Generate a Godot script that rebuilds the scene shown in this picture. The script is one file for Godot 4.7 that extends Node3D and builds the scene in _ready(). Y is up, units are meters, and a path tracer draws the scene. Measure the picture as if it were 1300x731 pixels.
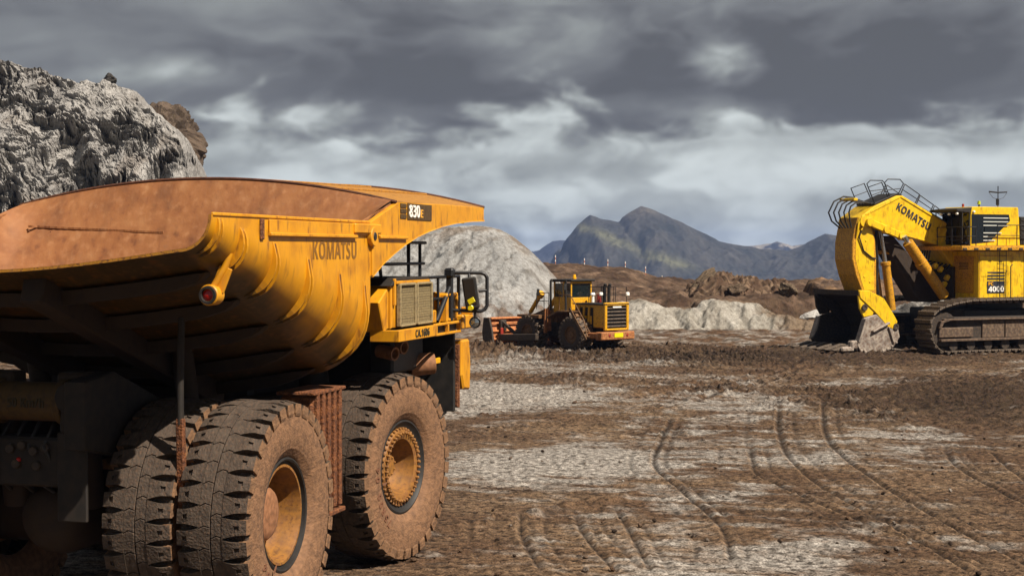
extends Node3D

# ------------------------------------------------------------------ mesh helper
class Shape:
	var st := SurfaceTool.new()
	var col := Color(1, 1, 1)
	var xf := Transform3D()
	func _init() -> void:
		st.begin(Mesh.PRIMITIVE_TRIANGLES)
	func v(p: Vector3, g: int) -> void:
		st.set_smooth_group(g)
		st.set_color(col)
		st.add_vertex(xf * p)
	func tri(a: Vector3, b: Vector3, c: Vector3, g := -1) -> void:
		v(a, g); v(b, g); v(c, g)
	func quad(a: Vector3, b: Vector3, c: Vector3, d: Vector3, g := -1) -> void:
		tri(a, b, c, g)
		tri(a, c, d, g)
	# a flat convex face, turned to look along out
	func face(p: Array, out: Vector3) -> void:
		var n: Vector3 = (p[1] - p[0]).cross(p[2] - p[0])
		if n.dot(out) > 0:
			p.reverse()
		for i in range(1, p.size() - 1):
			tri(p[0], p[i], p[i + 1])
	# a box with chamfered edges
	func box(c: Vector3, s: Vector3, bev := 0.02, b := Basis()) -> void:
		var h := s * 0.5
		bev = minf(bev, minf(h.x, minf(h.y, h.z)) * 0.6)
		var keep := xf
		xf = xf * Transform3D(b, c)
		if bev <= 0.0:
			bev = 0.0005
		var pt := func(k: Vector3, axis: int) -> Vector3:
			var p := Vector3(k.x * (h.x - bev), k.y * (h.y - bev), k.z * (h.z - bev))
			p[axis] = k[axis] * h[axis]
			return p
		for ax in 3:
			var b1 := (ax + 1) % 3
			var b2 := (ax + 2) % 3
			for sg in [-1.0, 1.0]:
				var q := []
				for cc in [[-1, -1], [1, -1], [1, 1], [-1, 1]]:
					var k := Vector3()
					k[ax] = sg; k[b1] = cc[0]; k[b2] = cc[1]
					q.append(pt.call(k, ax))
				var o := Vector3()
				o[ax] = sg
				face(q, o)
			for s1 in [-1.0, 1.0]:
				for s2 in [-1.0, 1.0]:
					var k1 := Vector3()
					var k2 := Vector3()
					k1[ax] = -1; k1[b1] = s1; k1[b2] = s2
					k2[ax] = 1; k2[b1] = s1; k2[b2] = s2
					var o2 := Vector3()
					o2[b1] = s1; o2[b2] = s2
					face([pt.call(k1, b1), pt.call(k2, b1), pt.call(k2, b2), pt.call(k1, b2)], o2)
		for sx in [-1.0, 1.0]:
			for sy in [-1.0, 1.0]:
				for sz in [-1.0, 1.0]:
					var k3 := Vector3(sx, sy, sz)
					face([pt.call(k3, 0), pt.call(k3, 1), pt.call(k3, 2)], k3)
		xf = keep
	# box between two points (a beam), up hint
	func beam(a: Vector3, b: Vector3, w: float, t: float, bev := 0.015, up := Vector3.UP) -> void:
		var d := (b - a).normalized()
		if absf(d.dot(up)) > 0.98:
			up = Vector3.RIGHT
		var x := up.cross(d).normalized()
		var y := d.cross(x)
		box((a + b) * 0.5, Vector3(w, t, a.distance_to(b)), bev, Basis(x, y, d))
	# polygon (z, y) extruded along x, with a small chamfer
	func prism(poly: PackedVector2Array, x0: float, x1: float, bev := 0.0) -> void:
		var p := poly
		if Geometry2D.is_polygon_clockwise(p):
			p = p.duplicate()
			p.reverse()
		var n := p.size()
		var q := p.duplicate()
		if bev > 0:
			for i in n:
				var d0 := (p[i] - p[(i + n - 1) % n]).normalized()
				var d1 := (p[(i + 1) % n] - p[i]).normalized()
				var n0 := Vector2(-d0.y, d0.x)
				var n1 := Vector2(-d1.y, d1.x)
				var m := (n0 + n1)
				var l := m.length_squared()
				q[i] = p[i] + (m * (2.0 * bev / maxf(l, 0.6)))
		var ids := Geometry2D.triangulate_polygon(q)
		for k in range(0, ids.size(), 3):
			var a := q[ids[k]]
			var b := q[ids[k + 1]]
			var c := q[ids[k + 2]]
			face([Vector3(x1, a.y, a.x), Vector3(x1, b.y, b.x), Vector3(x1, c.y, c.x)], Vector3(x1 - x0, 0, 0))
			face([Vector3(x0, a.y, a.x), Vector3(x0, b.y, b.x), Vector3(x0, c.y, c.x)], Vector3(x0 - x1, 0, 0))
		var e := bev * signf(x1 - x0)
		for i in n:
			var j := (i + 1) % n
			var a := p[i]
			var b := p[j]
			var o := Vector3(0, -(b - a).x, (b - a).y)
			face([Vector3(x0 + e, a.y, a.x), Vector3(x1 - e, a.y, a.x), Vector3(x1 - e, b.y, b.x), Vector3(x0 + e, b.y, b.x)], o)
			if bev > 0:
				var qa := q[i]
				var qb := q[j]
				face([Vector3(x1 - e, a.y, a.x), Vector3(x1, qa.y, qa.x), Vector3(x1, qb.y, qb.x), Vector3(x1 - e, b.y, b.x)], o + Vector3(x1 - x0, 0, 0).normalized() * 0.1)
				face([Vector3(x0 + e, a.y, a.x), Vector3(x0, qa.y, qa.x), Vector3(x0, qb.y, qb.x), Vector3(x0 + e, b.y, b.x)], o + Vector3(x0 - x1, 0, 0).normalized() * 0.1)
	# a turned shape: profile of (along axis, radius) around the line through at along axis
	func lathe(prof: Array, n: int, at := Vector3.ZERO, axis := Vector3.RIGHT, sharp := 32.0) -> void:
		var u := axis.normalized()
		var a := (Vector3.UP if absf(u.y) < 0.9 else Vector3.FORWARD)
		a = (a - u * a.dot(u)).normalized()
		var b := u.cross(a)
		var g := 1
		for k in prof.size() - 1:
			var p: Vector2 = prof[k]
			var q: Vector2 = prof[k + 1]
			if k > 0:
				var d0: Vector2 = p - prof[k - 1]
				if rad_to_deg(absf(d0.angle_to(q - p))) > sharp:
					g += 1
			for i in n:
				var t0 := TAU * i / n
				var t1 := TAU * (i + 1) / n
				if i == n - 1:
					t1 = 0.0
				var r0 := a * cos(t0) + b * sin(t0)
				var r1 := a * cos(t1) + b * sin(t1)
				var p0 := at + u * p.x + r0 * p.y
				var p1 := at + u * p.x + r1 * p.y
				var q0 := at + u * q.x + r0 * q.y
				var q1 := at + u * q.x + r1 * q.y
				if p.y < 1e-4:
					tri(p0, q1, q0, g)
				elif q.y < 1e-4:
					tri(p0, p1, q0, g)
				else:
					quad(p0, p1, q1, q0, g)
	func cyl(a: Vector3, b: Vector3, r0: float, r1 := -1.0, n := 14, bev := 0.012) -> void:
		if r1 < 0:
			r1 = r0
		var l := a.distance_to(b)
		bev = minf(bev, minf(r0, l) * 0.3)
		lathe([Vector2(0, 0), Vector2(0, maxf(r0 - bev, 1e-3)), Vector2(bev, r0), Vector2(l - bev, r1), Vector2(l, maxf(r1 - bev, 1e-3)), Vector2(l, 0)], n, a, b - a)
	func tube(pts: Array, r: float, n := 7) -> void:
		var rings := []
		var nn: Vector3
		for i in pts.size():
			var d: Vector3
			if i == 0:
				d = pts[1] - pts[0]
			elif i == pts.size() - 1:
				d = pts[i] - pts[i - 1]
			else:
				d = (pts[i] - pts[i - 1]).normalized() + (pts[i + 1] - pts[i]).normalized()
			d = d.normalized()
			if i == 0:
				nn = d.cross(Vector3.UP if absf(d.y) < 0.9 else Vector3.RIGHT).normalized()
			nn = (nn - d * nn.dot(d)).normalized()
			var bb := d.cross(nn)
			var k := 1.0
			if i > 0 and i < pts.size() - 1:
				var c: float = (pts[i] - pts[i - 1]).normalized().dot(d)
				k = minf(1.0 / maxf(c, 0.5), 1.4)
			var ring := []
			for j in n:
				var t := TAU * j / n
				ring.append(pts[i] + (nn * cos(t) + bb * sin(t)) * r * lerpf(1.0, k, 0.5))
			rings.append(ring)
		loft(rings, true, 5)
		for e in [0, pts.size() - 1]:
			for j in range(1, n - 1):
				tri(rings[e][0], rings[e][j], rings[e][j + 1])
	func loft(rings: Array, closed: bool, g := 3) -> void:
		for i in rings.size() - 1:
			var m: int = rings[i].size()
			for j in (m if closed else m - 1):
				var k := (j + 1) % m
				quad(rings[i][j], rings[i + 1][j], rings[i + 1][k], rings[i][k], g)
	func done() -> ArrayMesh:
		st.generate_normals()
		return st.commit()

# ------------------------------------------------------------------ scene helpers
var names := {}
var M := {}
var built := 0

func numbered(called: String) -> String:
	var n: int = names.get(called, 0)
	names[called] = n + 1
	return called if n == 0 else "%s_%03d" % [called, n]

func tag(o: Node, label := "", category := "", group := "", kind := "") -> Node:
	if label: o.set_meta("label", label)
	if category: o.set_meta("category", category)
	if group: o.set_meta("group", group)
	if kind: o.set_meta("kind", kind)
	return o

func thing(called: String, label: String, category: String, at := Vector3.ZERO, turn := 0.0, group := "") -> Node3D:
	var o := Node3D.new()
	o.name = numbered(called)
	add_child(o)
	o.position = at
	o.rotation.y = turn
	tag(o, label, category, group)
	return o

func part(called: String, shape, material: Material, parent: Node) -> MeshInstance3D:
	var o := MeshInstance3D.new()
	o.name = called if parent != self else numbered(called)
	o.mesh = shape.done() if shape is Shape else shape
	o.material_override = material
	o.cast_shadow = GeometryInstance3D.SHADOW_CASTING_SETTING_ON
	parent.add_child(o, true)
	return o

func structure(called: String, mesh: Mesh, material: Material) -> MeshInstance3D:
	var o := part(called, mesh, material, self)
	o.set_meta("kind", "structure")
	return o

func lettering(called: String, words: String, height: float, width: float, material: Material, parent: Node, at: Vector3, b: Basis, thick := 0.012) -> MeshInstance3D:
	var t := TextMesh.new()
	var f := SystemFont.new()
	f.font_names = PackedStringArray(["Droid Sans"])
	f.font_weight = 700
	t.font = f
	t.text = words
	t.font_size = 64
	t.pixel_size = height / 46.0
	t.depth = thick
	t.curve_step = 2.0
	var o := part(called, t, material, parent)
	var w := t.get_aabb().size
	o.transform = Transform3D(b.scaled_local(Vector3(width / maxf(w.x, 0.01), height / maxf(w.y, 0.01), 1)), at)
	return o

func noise(s: int, freq: float, oct := 4, kind := FastNoiseLite.TYPE_SIMPLEX_SMOOTH, ridged := false) -> FastNoiseLite:
	var n := FastNoiseLite.new()
	n.seed = s
	n.noise_type = kind
	n.frequency = freq
	n.fractal_octaves = oct
	n.fractal_type = (FastNoiseLite.FRACTAL_RIDGED if ridged else FastNoiseLite.FRACTAL_FBM) if oct > 1 else FastNoiseLite.FRACTAL_NONE
	return n

func noise_map(n: FastNoiseLite, colors := [], offsets := [], size := 512) -> NoiseTexture2D:
	var t := NoiseTexture2D.new()
	t.width = size
	t.height = size
	t.seamless = true
	t.noise = n
	if colors.size():
		var g := Gradient.new()
		g.colors = PackedColorArray(colors)
		g.offsets = PackedFloat32Array(offsets)
		t.color_ramp = g
	return t

# paint or metal: base tones from noise, an overlay of dirt or rust, fine dents
func surface(tones: Array, offs: Array, tile: float, rough: float, over := [], over_off := [], over_tile := 1.0, seed_ := 1, metal := 0.0, bump := 0.0, world := false, streak := 1.0) -> StandardMaterial3D:
	var m := StandardMaterial3D.new()
	m.albedo_texture = noise_map(noise(seed_, 0.012, 5), tones, offs)
	m.uv1_triplanar = true
	m.uv1_world_triplanar = world
	m.uv1_scale = Vector3.ONE / tile
	m.roughness = rough
	m.metallic = metal
	m.cull_mode = BaseMaterial3D.CULL_DISABLED
	if over.size():
		m.detail_enabled = true
		m.detail_blend_mode = BaseMaterial3D.BLEND_MODE_MIX
		m.detail_albedo = noise_map(noise(seed_ + 50, 0.02, 6), over, over_off)
		m.detail_uv_layer = BaseMaterial3D.DETAIL_UV_2
		m.uv2_triplanar = true
		m.uv2_world_triplanar = world
		m.uv2_scale = Vector3(1.0, 1.0 / streak, 1.0) / over_tile
	if bump > 0:
		m.heightmap_enabled = true
		m.heightmap_texture = noise_map(noise(seed_ + 90, 0.03, 5))
		m.heightmap_scale = bump
	return m

func plain(c: Color, rough := 0.6, metal := 0.0) -> StandardMaterial3D:
	var m := StandardMaterial3D.new()
	m.albedo_color = c
	m.roughness = rough
	m.metallic = metal
	m.cull_mode = BaseMaterial3D.CULL_DISABLED
	return m

func hex(s: String, a := 1.0) -> Color:
	var c := Color(s)
	c.a = a
	return c

func make_materials() -> void:
	# truck paint: golden yellow with brown dust and rust
	M.truck = surface([hex("b0740e"), hex("c6880e"), hex("ce900f"), hex("ba8222")], [0.1, 0.42, 0.7, 1.0], 4.6, 0.48,
		[hex("74441a", 0.75), hex("8a5a20", 0.28), hex("8a5a24", 0.0), hex("a5713a", 0.0), hex("a5713a", 0.4)], [0.1, 0.24, 0.36, 0.6, 1.0], 2.6, 3, 0.0, 0.0, false, 3.0)
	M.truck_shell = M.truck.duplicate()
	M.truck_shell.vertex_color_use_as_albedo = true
	M.truck_dusty = surface([hex("8a5c14"), hex("b47f1e"), hex("b07c2a"), hex("93683a")], [0.1, 0.45, 0.7, 1.0], 2.1, 0.6,
		[hex("6a4424", 0.9), hex("7a4d26", 0.4), hex("7a4d26", 0.1), hex("8d6238", 0.6)], [0.25, 0.4, 0.55, 0.9], 0.9, 5)
	M.truck_under = surface([hex("231810"), hex("302212"), hex("2a1e15")], [0.2, 0.5, 0.9], 2.0, 0.8, [], [], 1.0, 6)  # muddy undersides, with their deep shade painted into the tone
	# bare rusted steel with clay dust inside the load bed
	M.bed = surface([hex("6e4526"), hex("82522c"), hex("8a5a32"), hex("966a42")], [0.15, 0.42, 0.65, 0.95], 4.2, 0.75,
		[hex("40200f", 0.6), hex("5e3018", 0.22), hex("6e3823", 0.0), hex("b98a60", 0.0), hex("c0946c", 0.35)], [0.12, 0.30, 0.42, 0.58, 0.95], 2.6, 9, 0.0, 1.0)
	M.tube_yellow = surface([hex("35260e"), hex("4c3812"), hex("42311a")], [0.2, 0.5, 0.9], 1.2, 0.8, [], [], 1.0, 8)
	M.rim_bar = surface([hex("3a2014"), hex("4d2b18"), hex("5c3822")], [0.2, 0.5, 0.9], 1.0, 0.7, [], [], 1.0, 11)
	M.rust = surface([hex("4a2a16"), hex("63391c"), hex("7c4a26"), hex("8f6038")], [0.15, 0.45, 0.7, 0.95], 0.9, 0.8,
		[hex("331a10", 0.9), hex("3a1d10", 0.3), hex("3a1d10", 0.0)], [0.25, 0.4, 0.5], 0.5, 13, 0.0, 1.5)
	M.black = surface([hex("141312"), hex("1d1b19"), hex("2a2521")], [0.2, 0.5, 0.95], 1.5, 0.6, [], [], 1.0, 15)
	M.frame = surface([hex("14100c"), hex("1e1812"), hex("2a2017")], [0.2, 0.5, 0.95], 1.5, 0.75, [], [], 1.0, 16)
	M.rail = plain(hex("16171a"), 0.45)
	M.mesh = surface([hex("6d6147"), hex("857656"), hex("93845f")], [0.2, 0.5, 0.9], 0.6, 0.7, [], [], 1.0, 18)
	M.hub = surface([hex("6b4a20"), hex("8e6124"), hex("80562a"), hex("6e4a2c")], [0.1, 0.4, 0.7, 0.95], 2.2, 0.65,
		[hex("4f3018", 0.8), hex("6a4422", 0.4), hex("6a4422", 0.0)], [0.2, 0.36, 0.5], 0.9, 20, 0.0, 0.4)
	M.hub_dust = surface([hex("6e4a30"), hex("855a3b"), hex("94694a")], [0.2, 0.5, 0.9], 0.8, 0.8, [], [], 1.0, 21)
	# rubber: vertex colour carries clay dust on the walls and grey on the tread
	var r := surface([hex("a8a098"), hex("c8bfb4"), hex("e6dccf"), hex("fff6ea")], [0.15, 0.42, 0.62, 0.95], 0.9, 0.85,
		[hex("6f5039", 0.5), hex("6f5039", 0.15), hex("6f5039", 0.0)], [0.2, 0.36, 0.5], 0.55, 22, 0.0, 1.2, true)
	r.vertex_color_use_as_albedo = true
	M.rubber = r
	M.red_lens = plain(hex("a01410"), 0.2)
	M.yellow_lens = plain(hex("d8c81a"), 0.3)
	M.mirror = plain(hex("a8b0b4"), 0.08, 0.9)
	M.ink_brown = plain(hex("7a5216"), 0.7)
	M.ink_dark = plain(hex("2a2410"), 0.7)
	M.white = plain(hex("e6e4dc"), 0.5)
	M.plate = surface([hex("3e2c12"), hex("4d3817"), hex("5b4520")], [0.2, 0.5, 0.9], 0.8, 0.5, [], [], 1.0, 24)
	# excavator paint: cleaner lemon yellow
	M.lemon = surface([hex("c39a0f"), hex("d8b010"), hex("ddb713")], [0.1, 0.4, 0.8], 4.0, 0.4,
		[hex("6a4a1a", 0.6), hex("8a6a1c", 0.22), hex("96731c", 0.0), hex("a8823c", 0.0), hex("a8843f", 0.5)], [0.12, 0.28, 0.38, 0.6, 0.95], 2.6, 26, 0.0, 0.0, false, 3.5)
	M.lemon_worn = surface([hex("a8781a"), hex("c08a18"), hex("c9951c")], [0.1, 0.4, 0.8], 2.0, 0.5,
		[hex("6a3c18", 0.8), hex("7a4a1c", 0.3), hex("7a4a1c", 0.0)], [0.25, 0.4, 0.52], 1.2, 28)
	M.ink_blue = plain(hex("20222e"), 0.6)
	M.glass = plain(hex("0a0d10"), 0.06)
	M.louver = plain(hex("b9bcb6"), 0.5)
	M.steel = surface([hex("685e54"), hex("827870"), hex("968c80"), hex("a89f93")], [0.15, 0.4, 0.65, 0.95], 3.0, 0.55,
		[hex("5c4231", 0.7), hex("6a4c38", 0.25), hex("6a4c38", 0.0)], [0.2, 0.36, 0.5], 2.2, 30, 0.1, 0.6)
	M.dark_steel = surface([hex("231d19"), hex("33291f"), hex("45382c")], [0.2, 0.5, 0.95], 1.2, 0.7, [], [], 1.0, 31)
	M.shoe = surface([hex("352c24"), hex("4f4337"), hex("6f6050")], [0.2, 0.5, 0.9], 0.9, 0.7, [], [], 1.0, 32)
	M.mud_panel = surface([hex("3c3127"), hex("524435"), hex("645443"), hex("776853")], [0.15, 0.45, 0.7, 0.95], 1.6, 0.75,
		[hex("5c3018", 0.4), hex("6a3a1c", 0.12), hex("7a3a18", 0.0)], [0.28, 0.4, 0.5], 0.9, 33)
	M.chrome = plain(hex("b8babb"), 0.2, 0.9)
	# wheel dozer
	M.dozer = surface([hex("b5840f"), hex("cf9a14"), hex("d3a018")], [0.1, 0.4, 0.8], 2.0, 0.45,
		[hex("7a4a1c", 0.8), hex("8a5624", 0.3), hex("8a5624", 0.0), hex("a06a34", 0.0), hex("a06a34", 0.5)], [0.25, 0.38, 0.48, 0.68, 0.95], 1.1, 35)
	M.clay_steel = surface([hex("7a4a28"), hex("9c6438"), hex("b07a48")], [0.15, 0.5, 0.9], 1.4, 0.7,
		[hex("6a3a20", 0.6), hex("6a3a20", 0.0)], [0.3, 0.46], 0.8, 37)
	M.blade = surface([hex("945a34"), hex("b87442"), hex("c98752")], [0.15, 0.5, 0.9], 1.8, 0.7, [hex("6a3a20", 0.5), hex("6a3a20", 0.0)], [0.25, 0.42], 0.9, 38)
	M.brown_steel = surface([hex("46301c"), hex("624425"), hex("7c5832")], [0.15, 0.5, 0.9], 1.0, 0.7, [], [], 1.0, 39)
	M.red = plain(hex("8c2a1e"), 0.5)
	M.teal = plain(hex("4f8a84"), 0.5)
	M.beacon = plain(hex("e0a010"), 0.25)
	M.beacon_green = plain(hex("9cae2a"), 0.25)
	# ground and rock: vertex colours with grain and relief
	M.ground = earth(41, 4.3, 1.7, 5.0, 0.6)
	M.pile = earth(43, 7.1, 2.9, 6.0)
	M.cliff = earth(45, 7.2, 2.6, 14.0)
	M.far = earth(47, 180.0, 31.0, 0.0)
	M.stone = earth(49, 1.6, 0.5, 5.0)
	M.pole_white = plain(hex("d9d6d0"), 0.6)
	M.pole_red = plain(hex("a8685a"), 0.6)
	M.snow = earth(51, 1.0, 0.4, 2.0)

func earth(s: int, tile: float, tile2: float, bump: float, grit := 0.0) -> StandardMaterial3D:
	var m := StandardMaterial3D.new()
	m.vertex_color_use_as_albedo = true
	m.albedo_texture = noise_map(noise(s, 0.016, 6), [hex("a8a29c").lerp(hex("4a4541"), grit), hex("d6d2cd").lerp(hex("bfb8b2"), grit), hex("ebe8e4"), hex("fffcf8")], [0.14 + 0.12 * grit, 0.38, 0.58, 0.9], 1024)
	m.uv1_triplanar = true
	m.uv1_world_triplanar = true
	m.uv1_scale = Vector3.ONE / tile
	m.detail_enabled = true
	m.detail_blend_mode = BaseMaterial3D.BLEND_MODE_MUL
	m.detail_albedo = noise_map(noise(s + 1, 0.03, 5), [hex("8f8a85").lerp(hex("3a3633"), grit), hex("e6e4e1"), hex("fffdfa")], [0.14 + 0.14 * grit, 0.42, 0.8], 1024)
	m.detail_uv_layer = BaseMaterial3D.DETAIL_UV_2
	m.uv2_triplanar = true
	m.uv2_world_triplanar = true
	m.uv2_scale = Vector3.ONE / tile2
	m.roughness = 0.95
	m.metallic_specular = 0.3
	m.cull_mode = BaseMaterial3D.CULL_DISABLED
	if bump > 0:
		m.heightmap_enabled = true
		m.heightmap_texture = noise_map(noise(s + 2, 0.02, 6), [], [], 1024)
		m.heightmap_scale = bump
	return m

func curve(pts: Array, x: float) -> float:
	if x <= pts[0][0]:
		return pts[0][1]
	for i in range(1, pts.size()):
		if x < pts[i][0]:
			var t: float = (x - pts[i - 1][0]) / (pts[i][0] - pts[i - 1][0])
			return lerpf(pts[i - 1][1], pts[i][1], t)
	return pts[-1][1]

func soft(pts: Array, x: float) -> float:
	var w := 0.9
	return (curve(pts, x - w) + 2.0 * curve(pts, x) + curve(pts, x + w)) * 0.25

# a sheet of nx x nz points with smooth normals
func sheet(p: PackedVector3Array, c: PackedColorArray, nx: int, nz: int, facets := false) -> ArrayMesh:
	var nr := PackedVector3Array()
	nr.resize(p.size())
	for j in nz:
		var ja := maxi(j - 1, 0) * nx
		var jb := mini(j + 1, nz - 1) * nx
		for i in nx:
			var dx := p[j * nx + mini(i + 1, nx - 1)] - p[j * nx + maxi(i - 1, 0)]
			var dz := p[jb + i] - p[ja + i]
			nr[j * nx + i] = dx.cross(dz).normalized()
	var ids := PackedInt32Array()
	ids.resize((nx - 1) * (nz - 1) * 6)
	var k := 0
	for j in nz - 1:
		for i in nx - 1:
			var a := j * nx + i
			ids[k] = a; ids[k + 1] = a + nx; ids[k + 2] = a + 1
			ids[k + 3] = a + 1; ids[k + 4] = a + nx; ids[k + 5] = a + nx + 1
			k += 6
	var arr := []
	arr.resize(Mesh.ARRAY_MAX)
	if facets:
		# every triangle keeps its own normal, as broken rock does
		var fp := PackedVector3Array()
		var fn := PackedVector3Array()
		var fc := PackedColorArray()
		fp.resize(ids.size()); fn.resize(ids.size()); fc.resize(ids.size())
		for t in range(0, ids.size(), 3):
			var a := p[ids[t]]
			var b := p[ids[t + 1]]
			var d := p[ids[t + 2]]
			var f := (d - a).cross(b - a).normalized()
			var col := c[ids[t]]
			fp[t] = a; fp[t + 1] = b; fp[t + 2] = d
			fn[t] = f; fn[t + 1] = f; fn[t + 2] = f
			fc[t] = col; fc[t + 1] = col; fc[t + 2] = col
		arr[Mesh.ARRAY_VERTEX] = fp
		arr[Mesh.ARRAY_NORMAL] = fn
		arr[Mesh.ARRAY_COLOR] = fc
		var fm := ArrayMesh.new()
		fm.add_surface_from_arrays(Mesh.PRIMITIVE_TRIANGLES, arr)
		return fm
	arr[Mesh.ARRAY_VERTEX] = p
	arr[Mesh.ARRAY_NORMAL] = nr
	arr[Mesh.ARRAY_COLOR] = c
	arr[Mesh.ARRAY_INDEX] = ids
	var m := ArrayMesh.new()
	m.add_surface_from_arrays(Mesh.PRIMITIVE_TRIANGLES, arr)
	return m

# z falls with j, so that the sheet faces up
func field(x0: float, x1: float, z0: float, z1: float, step: float, f: Callable) -> ArrayMesh:
	var nx := int((x1 - x0) / step) + 1
	var nz := int((z0 - z1) / step) + 1
	var p := PackedVector3Array()
	var c := PackedColorArray()
	p.resize(nx * nz)
	c.resize(nx * nz)
	for j in nz:
		var z := z0 - step * j
		for i in nx:
			var x := x0 + step * i
			var r: Array = f.call(x, z)
			p[j * nx + i] = Vector3(x, r[0], z)
			c[j * nx + i] = r[1]
	return sheet(p, c, nx, nz)

func sm(a: float, b: float, x: float) -> float:
	return smoothstep(a, b, x)

# ------------------------------------------------------------------ sky
var sky_a := noise(301, 1.0, 5)
var sky_b := noise(302, 1.0, 6)
var sky_c := noise(303, 1.0, 4)

# broad cloud masses: azimuth and height of centre and half sizes, in degrees; amount
const DARK := [[-6.5, 6.6, 7.0, 1.5, 0.9], [6.5, 6.8, 4.5, 1.1, 0.55], [14.5, 6.6, 6.0, 1.6, 1.25], [-14.0, 8.2, 6.0, 0.9, 0.35], [1.5, 5.7, 3.2, 0.9, 0.3], [-2.0, 1.1, 5.5, 0.5, 0.5], [12.0, 4.1, 7.0, 0.35, 0.45], [9.5, 2.0, 3.5, 0.35, 0.35], [18.0, 1.6, 4.0, 0.9, 0.35], [-8.0, 4.9, 2.2, 0.5, 0.35]]
const LIGHT := [[-12.3, 6.45, 2.3, 0.6, 0.75], [2.4, 3.9, 2.4, 0.7, 0.45], [5.0, 8.6, 3.5, 0.9, 0.25], [7.7, 6.75, 1.1, 0.7, 1.35], [-5.5, 4.2, 3.0, 0.9, 0.3], [7.0, 5.0, 2.6, 0.55, 0.35], [1.0, 8.4, 2.0, 1.4, 0.25], [1.5, 0.75, 1.8, 0.22, 0.6], [14.0, 3.1, 5.0, 0.5, 0.25], [-7.5, 3.0, 2.5, 0.7, 0.15]]

func sky_light(az: float, el: float, d: Vector3) -> Color:
	var w := sky_c.get_noise_3d(d.x * 5.0 + 9.0, d.y * 13.0, d.z * 5.0)
	var q := Vector3(d.x * 6.5, d.y * 12.5, d.z * 6.5) + Vector3(w, w * 0.7, -w) * 0.35
	var n := sky_b.get_noise_3d(q.x, q.y, q.z)
	var big := sky_a.get_noise_3d(d.x * 2.6 + 3.0, d.y * 8.0 + w * 0.3, d.z * 2.6)
	var fine := sky_b.get_noise_3d(q.x * 3.1 + 20.0, q.y * 2.6, q.z * 3.1)
	var puff := 0.5 - absf(sky_b.get_noise_3d(q.x * 1.9 + 50.0, q.y * 1.7 + fine * 0.3, q.z * 1.9)) * 2.2
	var band := sky_a.get_noise_3d(d.x * 3.0 + 40.0, d.y * 42.0 + w * 0.8, d.z * 3.0)
	# the dark deck overhead, bright cloud banks under its edge
	var edge := 5.0 + big * 2.4 + n * 2.4 + fine * 1.3
	var deck := smoothstep(edge - 0.6, edge + 0.9, el)
	var heap := smoothstep(-0.30, 0.34, n + fine * 0.5 + band * 0.4)
	var low := lerpf(0.415, 0.59, heap) + big * 0.08 + band * 0.06 + puff * 0.07 + fine * 0.10
	var high := 0.205 + big * 0.15 + n * 0.10 + band * 0.06 + fine * 0.035
	var l := lerpf(low, high, deck)
	l += 0.15 * exp(-pow((el - edge + 0.35) / 0.4, 2)) * clampf(0.35 + puff + n, 0, 1)
	var wob := n * 1.1 + fine * 0.6
	for k in DARK:
		var r2: float = pow((az - k[0]) / k[2], 2) + pow((el - k[1]) / k[3] + wob * 0.9, 2)
		l *= 1.0 - 0.36 * k[4] * exp(-r2 * 1.1)
	for k in LIGHT:
		var r3: float = pow((az - k[0]) / k[2] + wob * 0.4, 2) + pow((el - k[1]) / k[3] + wob * 0.35, 2)
		l += 0.36 * k[4] * exp(-r3 * 1.2) * clampf(0.85 + fine * 1.2 + puff * 0.3, 0.5, 1.3)
	l = clampf(l, 0.085, 0.70)
	var t := smoothstep(0.10, 0.36, l)
	return Color(l * lerpf(0.965, 0.95, t), l * lerpf(1.0, 1.02, t), l * lerpf(1.10, 1.015, t))

func make_sky() -> Sky:
	var w := 2048
	var h := 1024
	var im := Image.create(w, h, false, Image.FORMAT_RGBF)
	im.fill(Color(0.2, 0.18, 0.16))
	for y in h / 2 + 2:
		var el := 90.0 - (y + 0.5) / h * 180.0
		var s := 1 if el < 30.0 else (2 if el < 60.0 else 4)
		for x in range(0, w, s):
			var az := wrapf((x + 0.5 * s) / w * 360.0, -180.0, 180.0)
			var d := Vector3(sin(deg_to_rad(az)) * cos(deg_to_rad(el)), sin(deg_to_rad(el)), -cos(deg_to_rad(az)) * cos(deg_to_rad(el)))
			var c := sky_light(az, el, d)
			for k in s:
				im.set_pixel(x + k, y, c)
	im.resize(4096, 2048, Image.INTERPOLATE_BILINEAR)
	for y in range(1024 - 170, 1024 + 3):
		var el := 90.0 - (y + 0.5) / 2048.0 * 180.0
		for x in range(-290, 290):
			var az := (x + 0.5) / 4096.0 * 360.0
			var d := Vector3(sin(deg_to_rad(az)) * cos(deg_to_rad(el)), sin(deg_to_rad(el)), -cos(deg_to_rad(az)) * cos(deg_to_rad(el)))
			im.set_pixel(posmod(x, 4096), y, sky_light(az, el, d))
	var m := PanoramaSkyMaterial.new()
	m.panorama = ImageTexture.create_from_image(im)
	var s2 := Sky.new()
	s2.sky_material = m
	return s2

# ------------------------------------------------------------------ ground
var gn1 := noise(61, 0.05, 4)
var gn2 := noise(62, 0.5, 4)
var gn3 := noise(63, 1.9, 3)
var gn4 := noise(64, 0.11, 4)
var gn6 := noise(66, 1.0, 4)
var gn5 := noise(65, 0.35, 4, FastNoiseLite.TYPE_SIMPLEX_SMOOTH, true)

const BROWN := Color(0.135, 0.085, 0.053)
const TAN := Color(0.235, 0.165, 0.107)
const DARKEARTH := Color(0.048, 0.033, 0.024)
const PALE := Color(0.41, 0.40, 0.385)
const CLAY := Color(0.315, 0.335, 0.355)

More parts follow.
